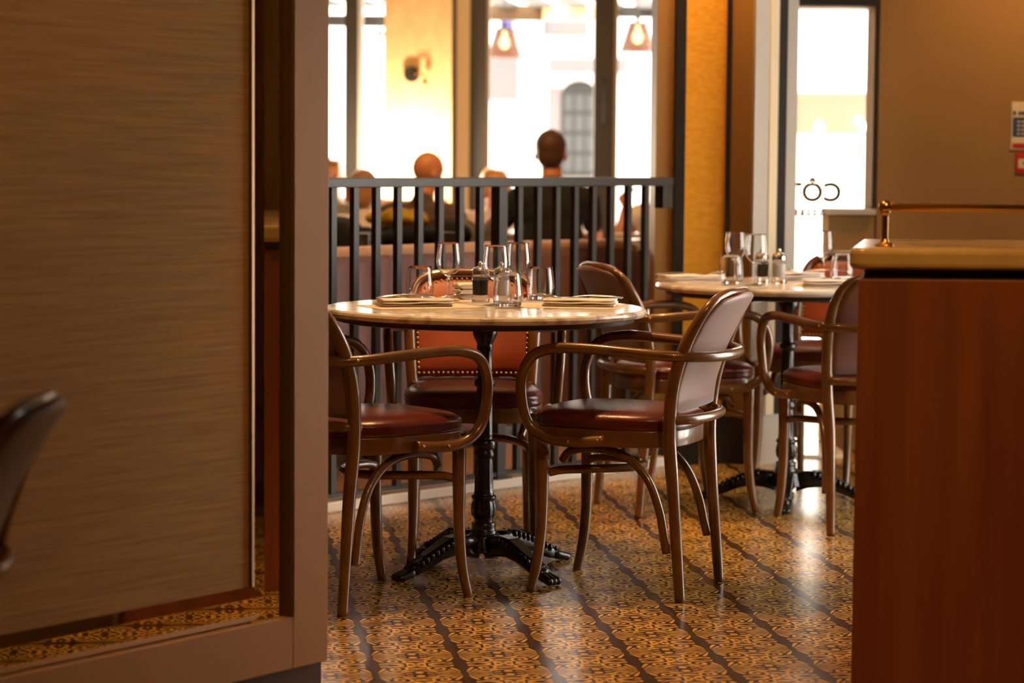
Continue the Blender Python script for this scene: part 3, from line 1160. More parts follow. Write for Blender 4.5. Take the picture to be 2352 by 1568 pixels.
def make_chair(arms=True, ring_z=.475, panel_z=.495):
    o = empty('bentwood_armchair' if arms else 'bentwood_chair')
    # seat frame
    po, pi_ = seat_outline(0.004), seat_outline(-.022)
    n = len(po)
    mb = MB()
    V = [(x, y, .398) for x, y in po] + [(x, y, .443) for x, y in po] + [(x, y, .443) for x, y in pi_] + [(x, y, .398) for x, y in pi_]
    F = []
    for i in range(n):
        j = (i + 1) % n
        for r_ in range(4):
            r2_ = (r_ + 1) % 4
            F.append((r_ * n + i, r_ * n + j, r2_ * n + j, r2_ * n + i))
    mb.add(V, F, True)
    fr = mb.build('seat_frame', 'wood', o, bevel=.004)
    # cushion with a welt
    mb = MB()
    rings = [(-.020, .425), (.002, .444), (.006, .452), (.002, .457), (.006, .463), (.004, .473), (-.012, .484), (-.045, .491), (-.10, .495), (-.16, .497)]
    V = []
    for g, z in rings:
        V += [(x, y, z) for x, y in seat_outline(g)]
    F = [tuple(range(n - 1, -1, -1))]
    for r_ in range(len(rings) - 1):
        for i in range(n):
            j = (i + 1) % n
            F.append((r_ * n + i, r_ * n + j, (r_ + 1) * n + j, (r_ + 1) * n + i))
    F.append(tuple((len(rings) - 1) * n + i for i in range(n)))
    mb.add(V, F, True)
    mb.build('seat', 'seat_leather', o)
    # bent rear legs and back arch in one piece of wood
    nb = len(BO)
    rs = []
    for p in BO:
        rs.append(.0135 + .004 * min(1, p.z / .35) if p.z < .35 else (.0175 if p.z < .66 else .0175 - .0055 * min(1, (p.z - .66) / .12)))
    MB().tube(BO, rs, 12).build('back_frame', 'wood', o)
    # upholstered back, two faces following the arch, bowed backwards
    def panel(side, thick, name, material, shrink):
        mbp = MB()
        nu, nv = 17, 18
        zt = .802

        def fn(u, v):
            z = panel_z + (zt - panel_z) * (v ** 0.8)
            hw = back_hw(z) - shrink
            hw = max(hw, .004)
            y = (2 * u - 1) * hw
            bow = -.034 * (1 - (y / .192) ** 2) * min(1.0, 0.45 + 0.9 * v)
            edge = 1 - abs(2 * u - 1) ** 6
            puff = thick * edge * min(1, 8 * v + .2) * min(1, 8 * (1 - v) + .1)
            return (back_x(z) + bow * (1 if v < .96 else .8) + side * (.003 + puff), y, z)
        mbp.grid(fn, nu, nv)
        ob = mbp.build(name, material, o)
        md = ob.modifiers.new('solid', 'SOLIDIFY')
        md.thickness = .006
        md.offset = -1 if side > 0 else 1
        return ob
    bp_ = panel(1, .014, 'backrest', 'back_leather', .008)
    panel(-1, .006, 'backrest_rear', 'rear_leather', .008)
    # brass nailheads round the front of the back
    mb = MB()
    trail = []
    z = panel_z + .012
    N = 22
    for k in range(N + 1):
        trail.append(((-1 + 2 * k / N), z))
    pts = []
    for u, z in trail:
        hw = back_hw(z) - .022
        y = u * hw
        pts.append((back_x(z) - .034 * (1 - (y / .185) ** 2) * .48 + .016, y, z))
    zz = panel_z + .028
    while zz < .752:
        for sgn in (-1, 1):
            hw = back_hw(zz) - .022
            y = sgn * hw
            v = (zz - panel_z) / (.802 - panel_z)
            pts.append((back_x(zz) - .034 * (1 - (y / .185) ** 2) * min(1, .45 + .9 * v) + .013, y, zz))
        zz += .0145
    for k in range(-9, 10):
        a = k / 9.0
        y = a * .140
        zt = .782 - .024 * abs(a) ** 4
        pts.append((back_x(zt) - .034 * (1 - (y / .192) ** 2) + .0165, y, zt))
    for p in pts:
        mb.ball(p, .0042, 8, 5)
    mb.build('nailhead_trim', 'old_brass', bp_)
    # bent hoop behind the seat
    rp = catmull([(-.165, .178, ring_z - .006), (-.200, .165, ring_z), (-.232, .110, ring_z), (-.246, 0, ring_z), (-.232, -.110, ring_z), (-.200, -.165, ring_z), (-.165, -.178, ring_z - .006)], 8)
    MB().tube(rp, .0135, 12, flat=1.0).build('back_hoop', 'wood', o)
    # front legs, sabre shaped
    for sg_ in (1, -1):
        lp = catmull([(.172, sg_ * .172, .425), (.172, sg_ * .172, .30), (.174, sg_ * .172, .18), (.184, sg_ * .174, .08), (.202, sg_ * .178, 0.0)], 6)
        m_ = len(lp)
        MB().tube(lp, [.019 - .0065 * i / (m_ - 1) for i in range(m_)], 12).build('leg', 'wood', o)
    # side braces: from under the seat in an arc to the rear leg
    for sg_ in (1, -1):
        bpth = catmull([(.13, sg_ * .135, .350), (.10, sg_ * .146, .378), (.03, sg_ * .150, .388), (-.05, sg_ * .152, .372), (-.115, sg_ * .158, .318),
                        (-.152, sg_ * .166, .240), (-.170, sg_ * .172, .160), (-.178, sg_ * .176, .125)], 6)
        MB().tube(bpth, .0115, 10).build('brace', 'wood', o)
    # horizontal bow between the front legs
    bpth = catmull([(.158, .160, .318), (.120, .148, .326), (.03, .115, .330), (-.03, .06, .330), (-.045, 0, .330), (-.03, -.06, .330), (.03, -.115, .330), (.120, -.148, .326), (.158, -.160, .318)], 6)
    MB().tube(bpth, .0115, 10).build('stretcher', 'wood', o)
    if arms:
        half = [(-.02, .222, .418), (.06, .227, .412), (.135, .230, .418), (.188, .234, .455), (.207, .238, .52), (.203, .243, .585), (.170, .247, .637),
                (.105, .248, .657), (.02, .243, .658), (-.08, .234, .652), (-.18, .215, .645), (-.248, .170, .642), (-.285, .095, .640)]
        ap = catmull(half + [(-.296, 0, .640)] + [(x, -y, z) for x, y, z in half[::-1]], 8)
        arm = MB().tube(ap, [.0145] * len(ap), 12).build('armrest_hoop', 'wood', o)
        for sg_ in (1, -1):
            for q in ((.075, .2425, .414), (-.005, .2375, .419), (-.205, .218, .646)):
                MB().ball((q[0], sg_ * q[1], q[2]), .0042, 8, 6).build('screw_head', 'old_brass', arm)
    return o


chair = make_chair()
tag(chair, 'bentwood armchair', 'chair', 'bentwood armchairs around the marble tables')
place(chair, (0.3075, 6.466, 0), radians(158), 'bentwood armchair showing its mauve-sheened leather back, right of the nearer table')
for loc, rz, lab in (
        ((-0.378, 6.27, 0), radians(42.5), 'dark bentwood armchair left of the nearer table, its back cut off by the wall edge'),
        ((-0.112, 7.03, 0), radians(-88), 'bentwood armchair with russet studded back facing out from behind the nearer table'),
        ((0.55, 7.93, 0), radians(21), 'bentwood armchair in shade between the nearer and farther tables, facing right'),
        ((1.09, 7.62, 0), radians(106), 'dark bentwood armchair half hidden behind the wooden counter'),
        ((1.12, 8.68, 0), radians(-120), 'dark bentwood armchair on the far side of the farther table')):
    place(copy_tree(chair), loc, rz, lab)
near = make_chair(arms=False, ring_z=.56, panel_z=.58)
tag(near, 'blurred bentwood chair in front of the grasscloth panel at the left edge', 'chair')
place(near, (-0.975, 3.42, 0), radians(178))

#==TABLES==
# ------------------------------------------------------------------ marble bistro tables
TZ = 0.738


def make_table(rot):
    o = empty('bistro_table')
    R = 0.448
    prof = [(0.0, .716), (R - .012, .716), (R - .004, .719), (R, .727), (R - .003, .734), (R - .010, .738), (0.0, .738)]
    MB().lathe(prof, seg=96).build('tabletop', 'marble', o)
    MB().lathe([(0, .698), (.395, .698), (.412, .702), (.415, .7155), (0, .7155)], seg=64).build('top_plate', 'black_trim', o)
    MB().bar((-.20, 0, .690), (.20, 0, .690), .05, .016).bar((0, -.20, .690), (0, .20, .690), .05, .016).build('support_cross', 'iron', o)
    col = [(.0, .682), (.034, .682), (.034, .665), (.031, .655), (.026, .645), (.0215, .635), (.0215, .628), (.0235, .622), (.0205, .614), (.0205, .550), (.021, .540),
           (.0275, .535), (.029, .527), (.0275, .519), (.0215, .514), (.0225, .500), (.0235, .385), (.023, .372), (.0305, .366), (.0325, .356), (.0305, .346), (.024, .341),
           (.0285, .333), (.0285, .324), (.0235, .318), (.0255, .300), (.0275, .225), (.028, .216), (.0345, .211), (.0345, .205), (.030, .201), (.034, .190), (.036, .175),
           (.034, .158), (.026, .147), (.026, .140), (.0335, .137), (.0335, .118), (.036, .115), (.037, .108), (.046, .103), (.052, .090), (.058, .070), (.060, .058), (.0, .058)]
    mb = MB()
    V_hi = []
    for i, (r, z) in enumerate(col[:-1]):
        V_hi.append((r, z))
        r2_, z2 = col[i + 1]
        for t in (0.34, 0.67):
            V_hi.append((r + (r2_ - r) * t, z + (z2 - z) * t))
    V_hi.append(col[-1])

    def fl(r, z, a):
        if .385 < z < .500 or .222 < z < .305 or .552 < z < .610:
            return r * (1 - .07 * (0.5 + 0.5 * cos(10 * a)))
        if .152 < z < .198:
            return r * (1 - .10 * (0.5 + 0.5 * cos(9 * a)))
        if .060 < z < .098:
            return r * (1 - .06 * (0.5 + 0.5 * cos(22 * a)))
        return r
    seg = 72
    V, F = [], []
    for r, z in V_hi:
        for k in range(seg):
            a = 2 * pi * k / seg
            rr = fl(r, z, a)
            V.append((rr * cos(a), rr * sin(a), z))
    for i in range(len(V_hi) - 1):
        for k in range(seg):
            l = (k + 1) % seg
            F.append((i * seg + k, (i + 1) * seg + k, (i + 1) * seg + l, i * seg + l))
    mb.add(V, F, True)
    mb.build('column', 'iron', o)
    for k in range(4):
        a = rot + k * pi / 2
        ca, sa = cos(a), sin(a)

        def L(r, z, t=0.0):
            return (r * ca - t * sa, r * sa + t * ca, z)
        mb = MB()
        pth = [(.035, .072, .030, .034), (.075, .080, .028, .030), (.115, .080, .026, .026), (.155, .069, .024, .023), (.195, .050, .021, .020), (.235, .033, .019, .018), (.268, .024, .018, .017)]
        V, F = [], []
        sg = 10
        for r, z, hw, hh in pth:
            for q in range(sg):
                b = 2 * pi * q / sg + pi / sg
                cx, cz = cos(b), sin(b)
                V.append(L(r, z + hh * (abs(cz) ** .6) * (1 if cz > 0 else -1), hw * (abs(cx) ** .6) * (1 if cx > 0 else -1)))
        for i in range(len(pth) - 1):
            for q in range(sg):
                l = (q + 1) % sg
                F.append((i * sg + q, i * sg + l, (i + 1) * sg + l, (i + 1) * sg + q))
        F.append(tuple(range(sg - 1, -1, -1)))
        F.append(tuple((len(pth) - 1) * sg + q for q in range(sg)))
        mb.add(V, F, True)
        # raised leaf panel on the crest of the foot
        mb.add([L(.085, .112, -.016), L(.085, .112, .016), L(.13, .108, .019), L(.175, .086, .017), L(.215, .066, .012), L(.215, .066, -.012), L(.175, .086, -.017), L(.13, .108, -.019)],
               [(0, 1, 2, 7), (7, 2, 3, 6), (6, 3, 4, 5)])
        ft = mb.build('foot', 'iron', o)
        mb = MB()
        for q in range(9):                                   # scalloped edging
            t = q / 8
            r = .095 + .135 * t
            z = .098 - .052 * t ** 1.3
            for sg_ in (-1, 1):
                mb.ball(L(r, z, sg_ * (.024 - .006 * t)), (.008, .008, .011), 8, 6)
        mb.build('scallop', 'iron', ft)
        mb = MB()
        for q in (-1, 0, 1):                                 # paw
            mb.capsule(L(.262, .022, q * .011), L(.298, .0125, q * .014), .013, .0115, 10)
        for q in range(4):
            mb.ball(L(.255 - q * .004, .040 + q * .002, -.014 + q * .0095), .007, 8, 6)
        mb.build('paw', 'iron', ft)
    return o


T1 = Vector((-0.075, 6.68, 0))
T2 = Vector((0.925, 8.08, 0))
tb = make_table(radians(40))
tag(tb, 'round marble bistro table on black cast iron pedestal, the nearer one in focus', 'table', 'round marble bistro tables')
place(tb, T1)
tb2 = place(copy_tree(tb), T2, radians(-138 + 90 + 180 - 90), 'round marble bistro table on black cast iron pedestal, the farther one by the pillar')


# ------------------------------------------------------------------ glassware, cruets, napkins, cutlery
def thin_glass(outer, wall, floor_z, seg=44):
    """outer: (r,z) control points from the foot centre to the rim; the inside follows at wall thickness"""
    o2 = [(p.x, p.y) for p in catmull([(r, z, 0) for r, z in outer], 5)]
    inner = []
    for k in range(len(o2) - 1, -1, -1):
        r, z = o2[k]
        if z < floor_z:
            break
        inner.append((max(r - wall, 0.0004), z))
    inner = inner[1:]
    r_, z_ = inner[-1]
    tail = [(r_ * .92, z_ - .0012), (r_ * .7, z_ - .0022), (r_ * .35, z_ - .0028), (0.0, z_ - .003)]
    rim = [(o2[-1][0] - wall * .15, o2[-1][1] + wall * .4), (o2[-1][0] - wall * .5, o2[-1][1] + wall * .55), (o2[-1][0] - wall * .85, o2[-1][1] + wall * .4)]
    return MB().lathe([(max(r, 0.0), z) for r, z in o2] + rim + inner + tail, seg=seg, tight=False)


def make_wine():
    o = empty('wine_glass')
    outer = [(.0002, .0), (.016, .0), (.0325, .0), (.0338, .0008), (.030, .0020), (.016, .0034), (.0060, .0065), (.0038, .014), (.0033, .035), (.0034, .058), (.0048, .068), (.012, .0745),
             (.024, .084), (.0335, .098), (.0368, .113), (.0362, .130), (.0335, .150), (.0312, .1675)]
    thin_glass(outer, .0010, .078).build('glass_body', 'glass', o)
    return o


def make_tumbler():
    o = empty('water_tumbler')
    outer = [(.0002, 0.0), (.014, 0.0), (.028, 0.0004), (.0345, .004), (.0390, .018), (.0405, .035), (.0385, .060), (.0335, .096)]
    thin_glass(outer, .0013, .012).build('glass_body', 'glass', o)
    return o


def make_mill(fill):
    o = empty('pepper_mill' if fill == 'pepper' else 'salt_mill')
    MB().lathe([(0, 0), (.026, 0), (.0275, .004), (.026, .014), (.0215, .022), (.0225, .050), (.0235, .066), (.0205, .072), (0, .072)], seg=32).build('glass_body', 'glass', o)
    MB().lathe([(0, .019), (.0165, .019), (.018, .024), (.0185, .060), (.0175, .064), (0, .064)], seg=24).build('filling', fill, o)
    MB().lathe([(0, .0735), (.0225, .0735), (.024, .079), (.0235, .090), (.019, .097), (.010, .101), (.006, .104), (0, .1045)], seg=28).build('cap', 'steel', o)
    MB().ball((0, 0, .110), .0065, 12, 8).build('knob', 'steel', o)
    return o


def make_napkin(L=.20, Wd=.10, h=.021, seed=1):
    o = empty('folded_napkin')
    r = random.Random(seed)
    n = 3
    for k in range(n):
        z0 = h * k / n + .0006
        z1 = h * (k + 1) / n - .0006
        dx, dy = r.uniform(-.004, .004), r.uniform(-.004, .004)
        mb = MB()

        def fn_top(u, v, z0=z0, z1=z1, dx=dx, dy=dy):
            # closed loop cross-section along u, length along v
            a = 2 * pi * u
            hw = (Wd / 2)
            y = hw * (abs(cos(a)) ** .35) * (1 if cos(a) > 0 else -1)
            zc = (z0 + z1) / 2
            hz = (z1 - z0) / 2
            z = zc + hz * (abs(sin(a)) ** .35) * (1 if sin(a) > 0 else -1)
            x = (v - .5) * L
            z += .0012 * sin(9 * v + k * 2) * (v * (1 - v) * 4)
            return (x + dx, y + dy, max(z, .0002))
        mb.grid(fn_top, 24, 10, closed_u=True)
        base = len(mb.v) - 240
        mb.f.append(tuple(base + i for i in range(23, -1, -1)))
        mb.sm.append(False)
        mb.f.append(tuple(base + 9 * 24 + i for i in range(24)))
        mb.sm.append(False)
        mb.build('fold', 'napkin', o)
    return o


def cutlery_handle(mb, L0, L1):
    V, F = [], []
    n = 14
    for i in range(n):
        t = i / (n - 1)
        x = L0 + (L1 - L0) * t
        hw = .0028 + .0042 * (t ** 2) if i < n - 1 else .004
        z = .006 * sin(pi * t) * .9 + .001
        for (yy, zz) in ((-hw, 0), (-hw * .6, .0016), (hw * .6, .0016), (hw, 0), (hw * .6, -.0012), (-hw * .6, -.0012)):
            V.append((x, yy, z + zz))
    for i in range(n - 1):
        for q in range(6):
            l = (q + 1) % 6
            F.append((i * 6 + q, i * 6 + l, (i + 1) * 6 + l, (i + 1) * 6 + q))
    F.append(tuple((n - 1) * 6 + q for q in range(6)))
    F.append((5, 4, 3, 2, 1, 0))
    mb.add(V, F, True)


def make_fork():
    o = empty('fork')
    mb = MB()
    cutlery_handle(mb, .04, .185)
    mb.build('handle', 'steel', o)
    mb = MB()
    mb.grid(lambda u, v: (.045 - .055 * v, (2 * u - 1) * (.0028 + .0092 * min(1, v * 2.0)), .0025 - .006 * sin(pi * v * .8) + .006 * v * v), 9, 9)
    ob = mb
    for q in range(4):
        y = -.0105 + q * .007
        ob.tube([(-.010, y, .0035), (-.030, y, .0055), (-.050, y, .0125)], [.0017, .0016, .0009], 6)
    hd_ = ob.build('tines', 'steel', o)
    md = hd_.modifiers.new('s', 'SOLIDIFY')
    md.thickness = .0013
    return o


def make_knife():
    o = empty('table_knife')
    mb = MB()
    cutlery_handle(mb, .02, .115)
    mb.build('handle', 'steel', o)
    V = [(.02, -.0035, .001), (.02, .0035, .001), (-.02, .008, .001), (-.08, .009, .001), (-.108, .004, .001), (-.105, -.004, .001), (-.08, -.0045, .001)]
    n = len(V)
    MB().add(V + [(x, y, z + .0014) for x, y, z in V], [tuple(range(n - 1, -1, -1)), tuple(range(n, 2 * n))] + [(i, (i + 1) % n, n + (i + 1) % n, n + i) for i in range(n)]).build('blade', 'steel', o)
    return o


wine = make_wine()
tag(wine, '', 'wine glass', 'empty wine glasses on the marble tables')
tum = make_tumbler()
tag(tum, '', 'tumbler', 'empty water tumblers on the tables')
pm = make_mill('pepper')
tag(pm, 'glass pepper mill full of dark peppercorns on the nearer table', 'pepper mill', 'pepper mills on the marble tables')
sm_ = make_mill('salt')
tag(sm_, 'glass salt mill filled with white salt on the nearer table', 'salt mill', 'salt mills on the marble tables')
place(wine, (-.183, 6.93, TZ), 0, 'wine glass at the back left of the nearer table, its rim before the studded chair')
place(copy_tree(wine), (-.047, 6.75, TZ), 0, 'wine glass in the middle of the nearer table, right beside the pepper mill')
place(copy_tree(wine), (.016, 6.985, TZ), 0, 'wine glass at the back right of the nearer table')
place(tum, (-.268, 7.00, TZ), 0, 'water tumbler leftmost on the nearer table')
place(copy_tree(tum), (-.012, 6.66, TZ), 0, 'water tumbler in front of the salt mill, closest to the front of the nearer table')
place(copy_tree(tum), (.082, 7.02, TZ), 0, 'water tumbler rightmost on the nearer table')
place(pm, (-.092, 6.90, TZ))
place(sm_, (-.030, 6.885, TZ))
# farther table
place(copy_tree(wine), (.752, 8.16, TZ), 0, 'wine glass at the left of the farther table, in front of the amber panel')
place(copy_tree(wine), (.798, 7.93, TZ), 0, 'wine glass beside the pepper mill on the farther table')
place(copy_tree(wine), (1.075, 8.36, TZ), 0, 'wine glass standing alone at the right of the farther table')
place(copy_tree(tum), (.722, 7.98, TZ), 0, 'water tumbler at the left of the farther table')
place(copy_tree(tum), (1.120, 8.20, TZ), 0, 'water tumbler at the right of the farther table, next to the counter corner')
place(copy_tree(pm), (.838, 8.12, TZ), 0, 'glass pepper mill with dark peppercorns on the farther table')
place(copy_tree(sm_), (.893, 8.10, TZ), 0, 'glass salt mill with steel cap on the farther table')

nap = make_napkin()
tag(nap, '', 'napkin', 'folded linen napkins on the marble tables')
MH = .0012


def placemat(c, rz, lx, ly, label):
    mb = MB().add([(-lx / 2, -ly / 2, 0), (lx / 2, -ly / 2, 0), (lx / 2, ly / 2, 0), (-lx / 2, ly / 2, 0)], [])
    mb.box(-lx / 2, lx / 2, -ly / 2, ly / 2, 0.0002, MH)
    o = mb.build('paper_placemat', 'placemat')
    tag(o, label, 'placemat', 'kraft paper placemats on the marble tables')
    place(o, c, rz)
    return o


placemat((-.255, 6.665, TZ), radians(24), .30, .20, 'kraft paper placemat under the left napkin of the nearer table')
placemat((.150, 6.74, TZ), radians(-9), .32, .22, 'kraft paper placemat under the right napkin of the nearer table')
placemat((-.12, 6.955, TZ), radians(3), .26, .15, 'kraft paper placemat at the back of the nearer table')
placemat((.62, 8.18, TZ), radians(20), .22, .20, 'kraft paper placemat at the left of the farther table')
placemat((1.07, 7.93, TZ), radians(-10), .28, .20, 'kraft paper placemat at the right of the farther table')
NZ = TZ + MH
place(nap, (-.270, 6.68, NZ), radians(14), 'folded linen napkin at the left of the nearer table with a fork on it')
place(copy_tree(nap), (.190, 6.74, NZ), radians(-7), 'folded linen napkin at the right of the nearer table with fork and knife on it')
n3 = place(copy_tree(nap), (-.125, 7.035, NZ), radians(-75), 'small folded linen napkin at the back of the nearer table, behind the pepper mill')
n3.scale = (.55, .75, 2.2)
place(copy_tree(nap), (.60, 8.17, NZ), radians(12), 'folded linen napkin at the left of the farther table')
place(copy_tree(nap), (1.05, 7.90, NZ), radians(-6), 'folded linen napkin at the front right of the farther table')
n6 = place(copy_tree(nap), (.985, 8.33, TZ), radians(8), 'folded linen napkin at the back of the farther table with a fork on it')
n6.scale = (.8, .9, 1.3)
fk = make_fork()
tag(fk, '', 'fork', 'steel forks on the napkins')
kn = make_knife()
tag(kn, '', 'knife', 'steel table knives on the napkins')
FZ = NZ + .0225
place(fk, (-.190, 6.74, FZ), radians(194), 'steel fork lying on the left napkin of the nearer table')
place(kn, (-.262, 6.65, FZ), radians(-168), 'steel table knife lying on the left napkin of the nearer table')
place(copy_tree(fk), (.125, 6.76, FZ), radians(-6), 'steel fork lying on the right napkin of the nearer table')
place(copy_tree(kn), (.190, 6.72, FZ), radians(-10), 'steel table knife lying on the right napkin of the nearer table')
place(copy_tree(fk), (.66, 8.18, FZ), radians(195), 'steel fork lying on the left napkin of the farther table')
place(copy_tree(fk), (.975, 8.32, TZ + .030), radians(-12), 'steel fork lying on the napkin at the back of the farther table')
place(copy_tree(kn), (1.05, 7.90, FZ), radians(-8), 'steel table knife on the front right napkin of the farther table')

#==COUNTER==
# ------------------------------------------------------------------ wooden counter with a brass rail
CY = 5.03
ct = empty('service_counter', (0.72, CY, 0))
tag(ct, 'cherry wood service counter with pale stone top at the right edge', 'counter')
CL = RW - .725
MB().prism([(0, 0), (CL, 0), (CL, .56), (.10, .56)], 0, .905).build('body', 'counter_wood', ct, bevel=.003)
MB().prism([(.014, .012), (CL, .012), (CL, .55), (.112, .55)], .905, .925).build('gap_shade_strip', 'black_trim', ct)  # black strip, paints the shade in the recess under the slab
mb = MB()
poly = [(RW - .725, -.012), (.018, -.012)] + [(.018 - .034 * sin(a), .022 - .034 * cos(a)) for a in [radians(t) for t in (15, 30, 45, 60, 75)]] + [(-.016, .022), (.088, .58), (RW - .725, .58)]
mb.prism(poly, .925, .970)
mb.build('stone_top', 'counter_top', ct, bevel=.012)
br = empty('brass_gallery_rail', (0.786, CY + .085, .970))
tag(br, 'brass gallery rail standing on the counter top', 'rail')
for x in (0, 1.0, 1.9):
    p_ = MB().lathe([(0, 0), (.021, 0), (.021, .004), (.010, .009), (.0075, .016), (.0075, .066), (.011, .072), (.011, .076), (0, .08)], (x, 0, 0), 20).build('post', 'brass', br)
    MB().ball((x, 0, .084), .0145, 16, 10).build('knuckle', 'brass', p_)
MB().tube([(-.004, 0, .084), (1.95, 0, .084)], .0095, 16).build('rail', 'brass', br)

#==PEOPLE==
# ------------------------------------------------------------------ diners (far out of focus)
def fuse(name, mb, material, parent, voxel=.012, smooth=6):
    """melt overlapping volumes into one continuous skin"""
    me = bpy.data.meshes.new(name + '_raw')
    me.from_pydata(mb.v, [], mb.f)
    tmp = bpy.data.objects.new('tmp_fuse', me)
    COL.objects.link(tmp)
    r_ = tmp.modifiers.new('r', 'REMESH')
    r_.mode = 'VOXEL'
    r_.voxel_size = voxel
    s_ = tmp.modifiers.new('s', 'SMOOTH')
    s_.iterations = smooth
    s_.factor = .5
    dg = bpy.context.evaluated_depsgraph_get()
    dg.update()
    m2 = bpy.data.meshes.new_from_object(tmp.evaluated_get(dg))
    m2.polygons.foreach_set('use_smooth', [True] * len(m2.polygons))
    bpy.data.objects.remove(tmp, do_unlink=True)
    m2.name = name
    m2.materials.clear()
    m2.materials.append(M[material])
    o = bpy.data.objects.new(name, m2)
    COL.objects.link(o)
    if parent:
        o.parent = parent
    return o


def add_hand(mb, wrist, d, side, r=.011):
    """palm and five curled fingers from the wrist along d"""
    wrist, d = Vector(wrist), Vector(d).normalized()
    s_ = d.cross(Vector((0, 0, 1))).normalized() * side
    dn = s_.cross(d).normalized() * side
    if dn.z > 0:
        dn = -dn
    pc = wrist + d * .045
    mb.capsule(wrist, wrist + d * .08, .024, .032, 10, flat=.6)
    for k, (l, off) in enumerate(((.062, -.027), (.070, -.009), (.066, .009), (.052, .026))):
        a = wrist + d * .085 + s_ * off
        b = a + d * (l * .55)
        c = b + (d * .6 + dn * .8) * (l * .5)
        mb.capsule(a - d * .015, b, .0095, .0088, 8)
        mb.capsule(b, c, .0088, .0078, 8)
    a = wrist + d * .03 - s_ * .028
    b = a + (d * .7 - s_ * .6) * .04
    mb.capsule(a, b, .012, .010, 8)
    mb.capsule(b, b + d * .03, .010, .0085, 8)


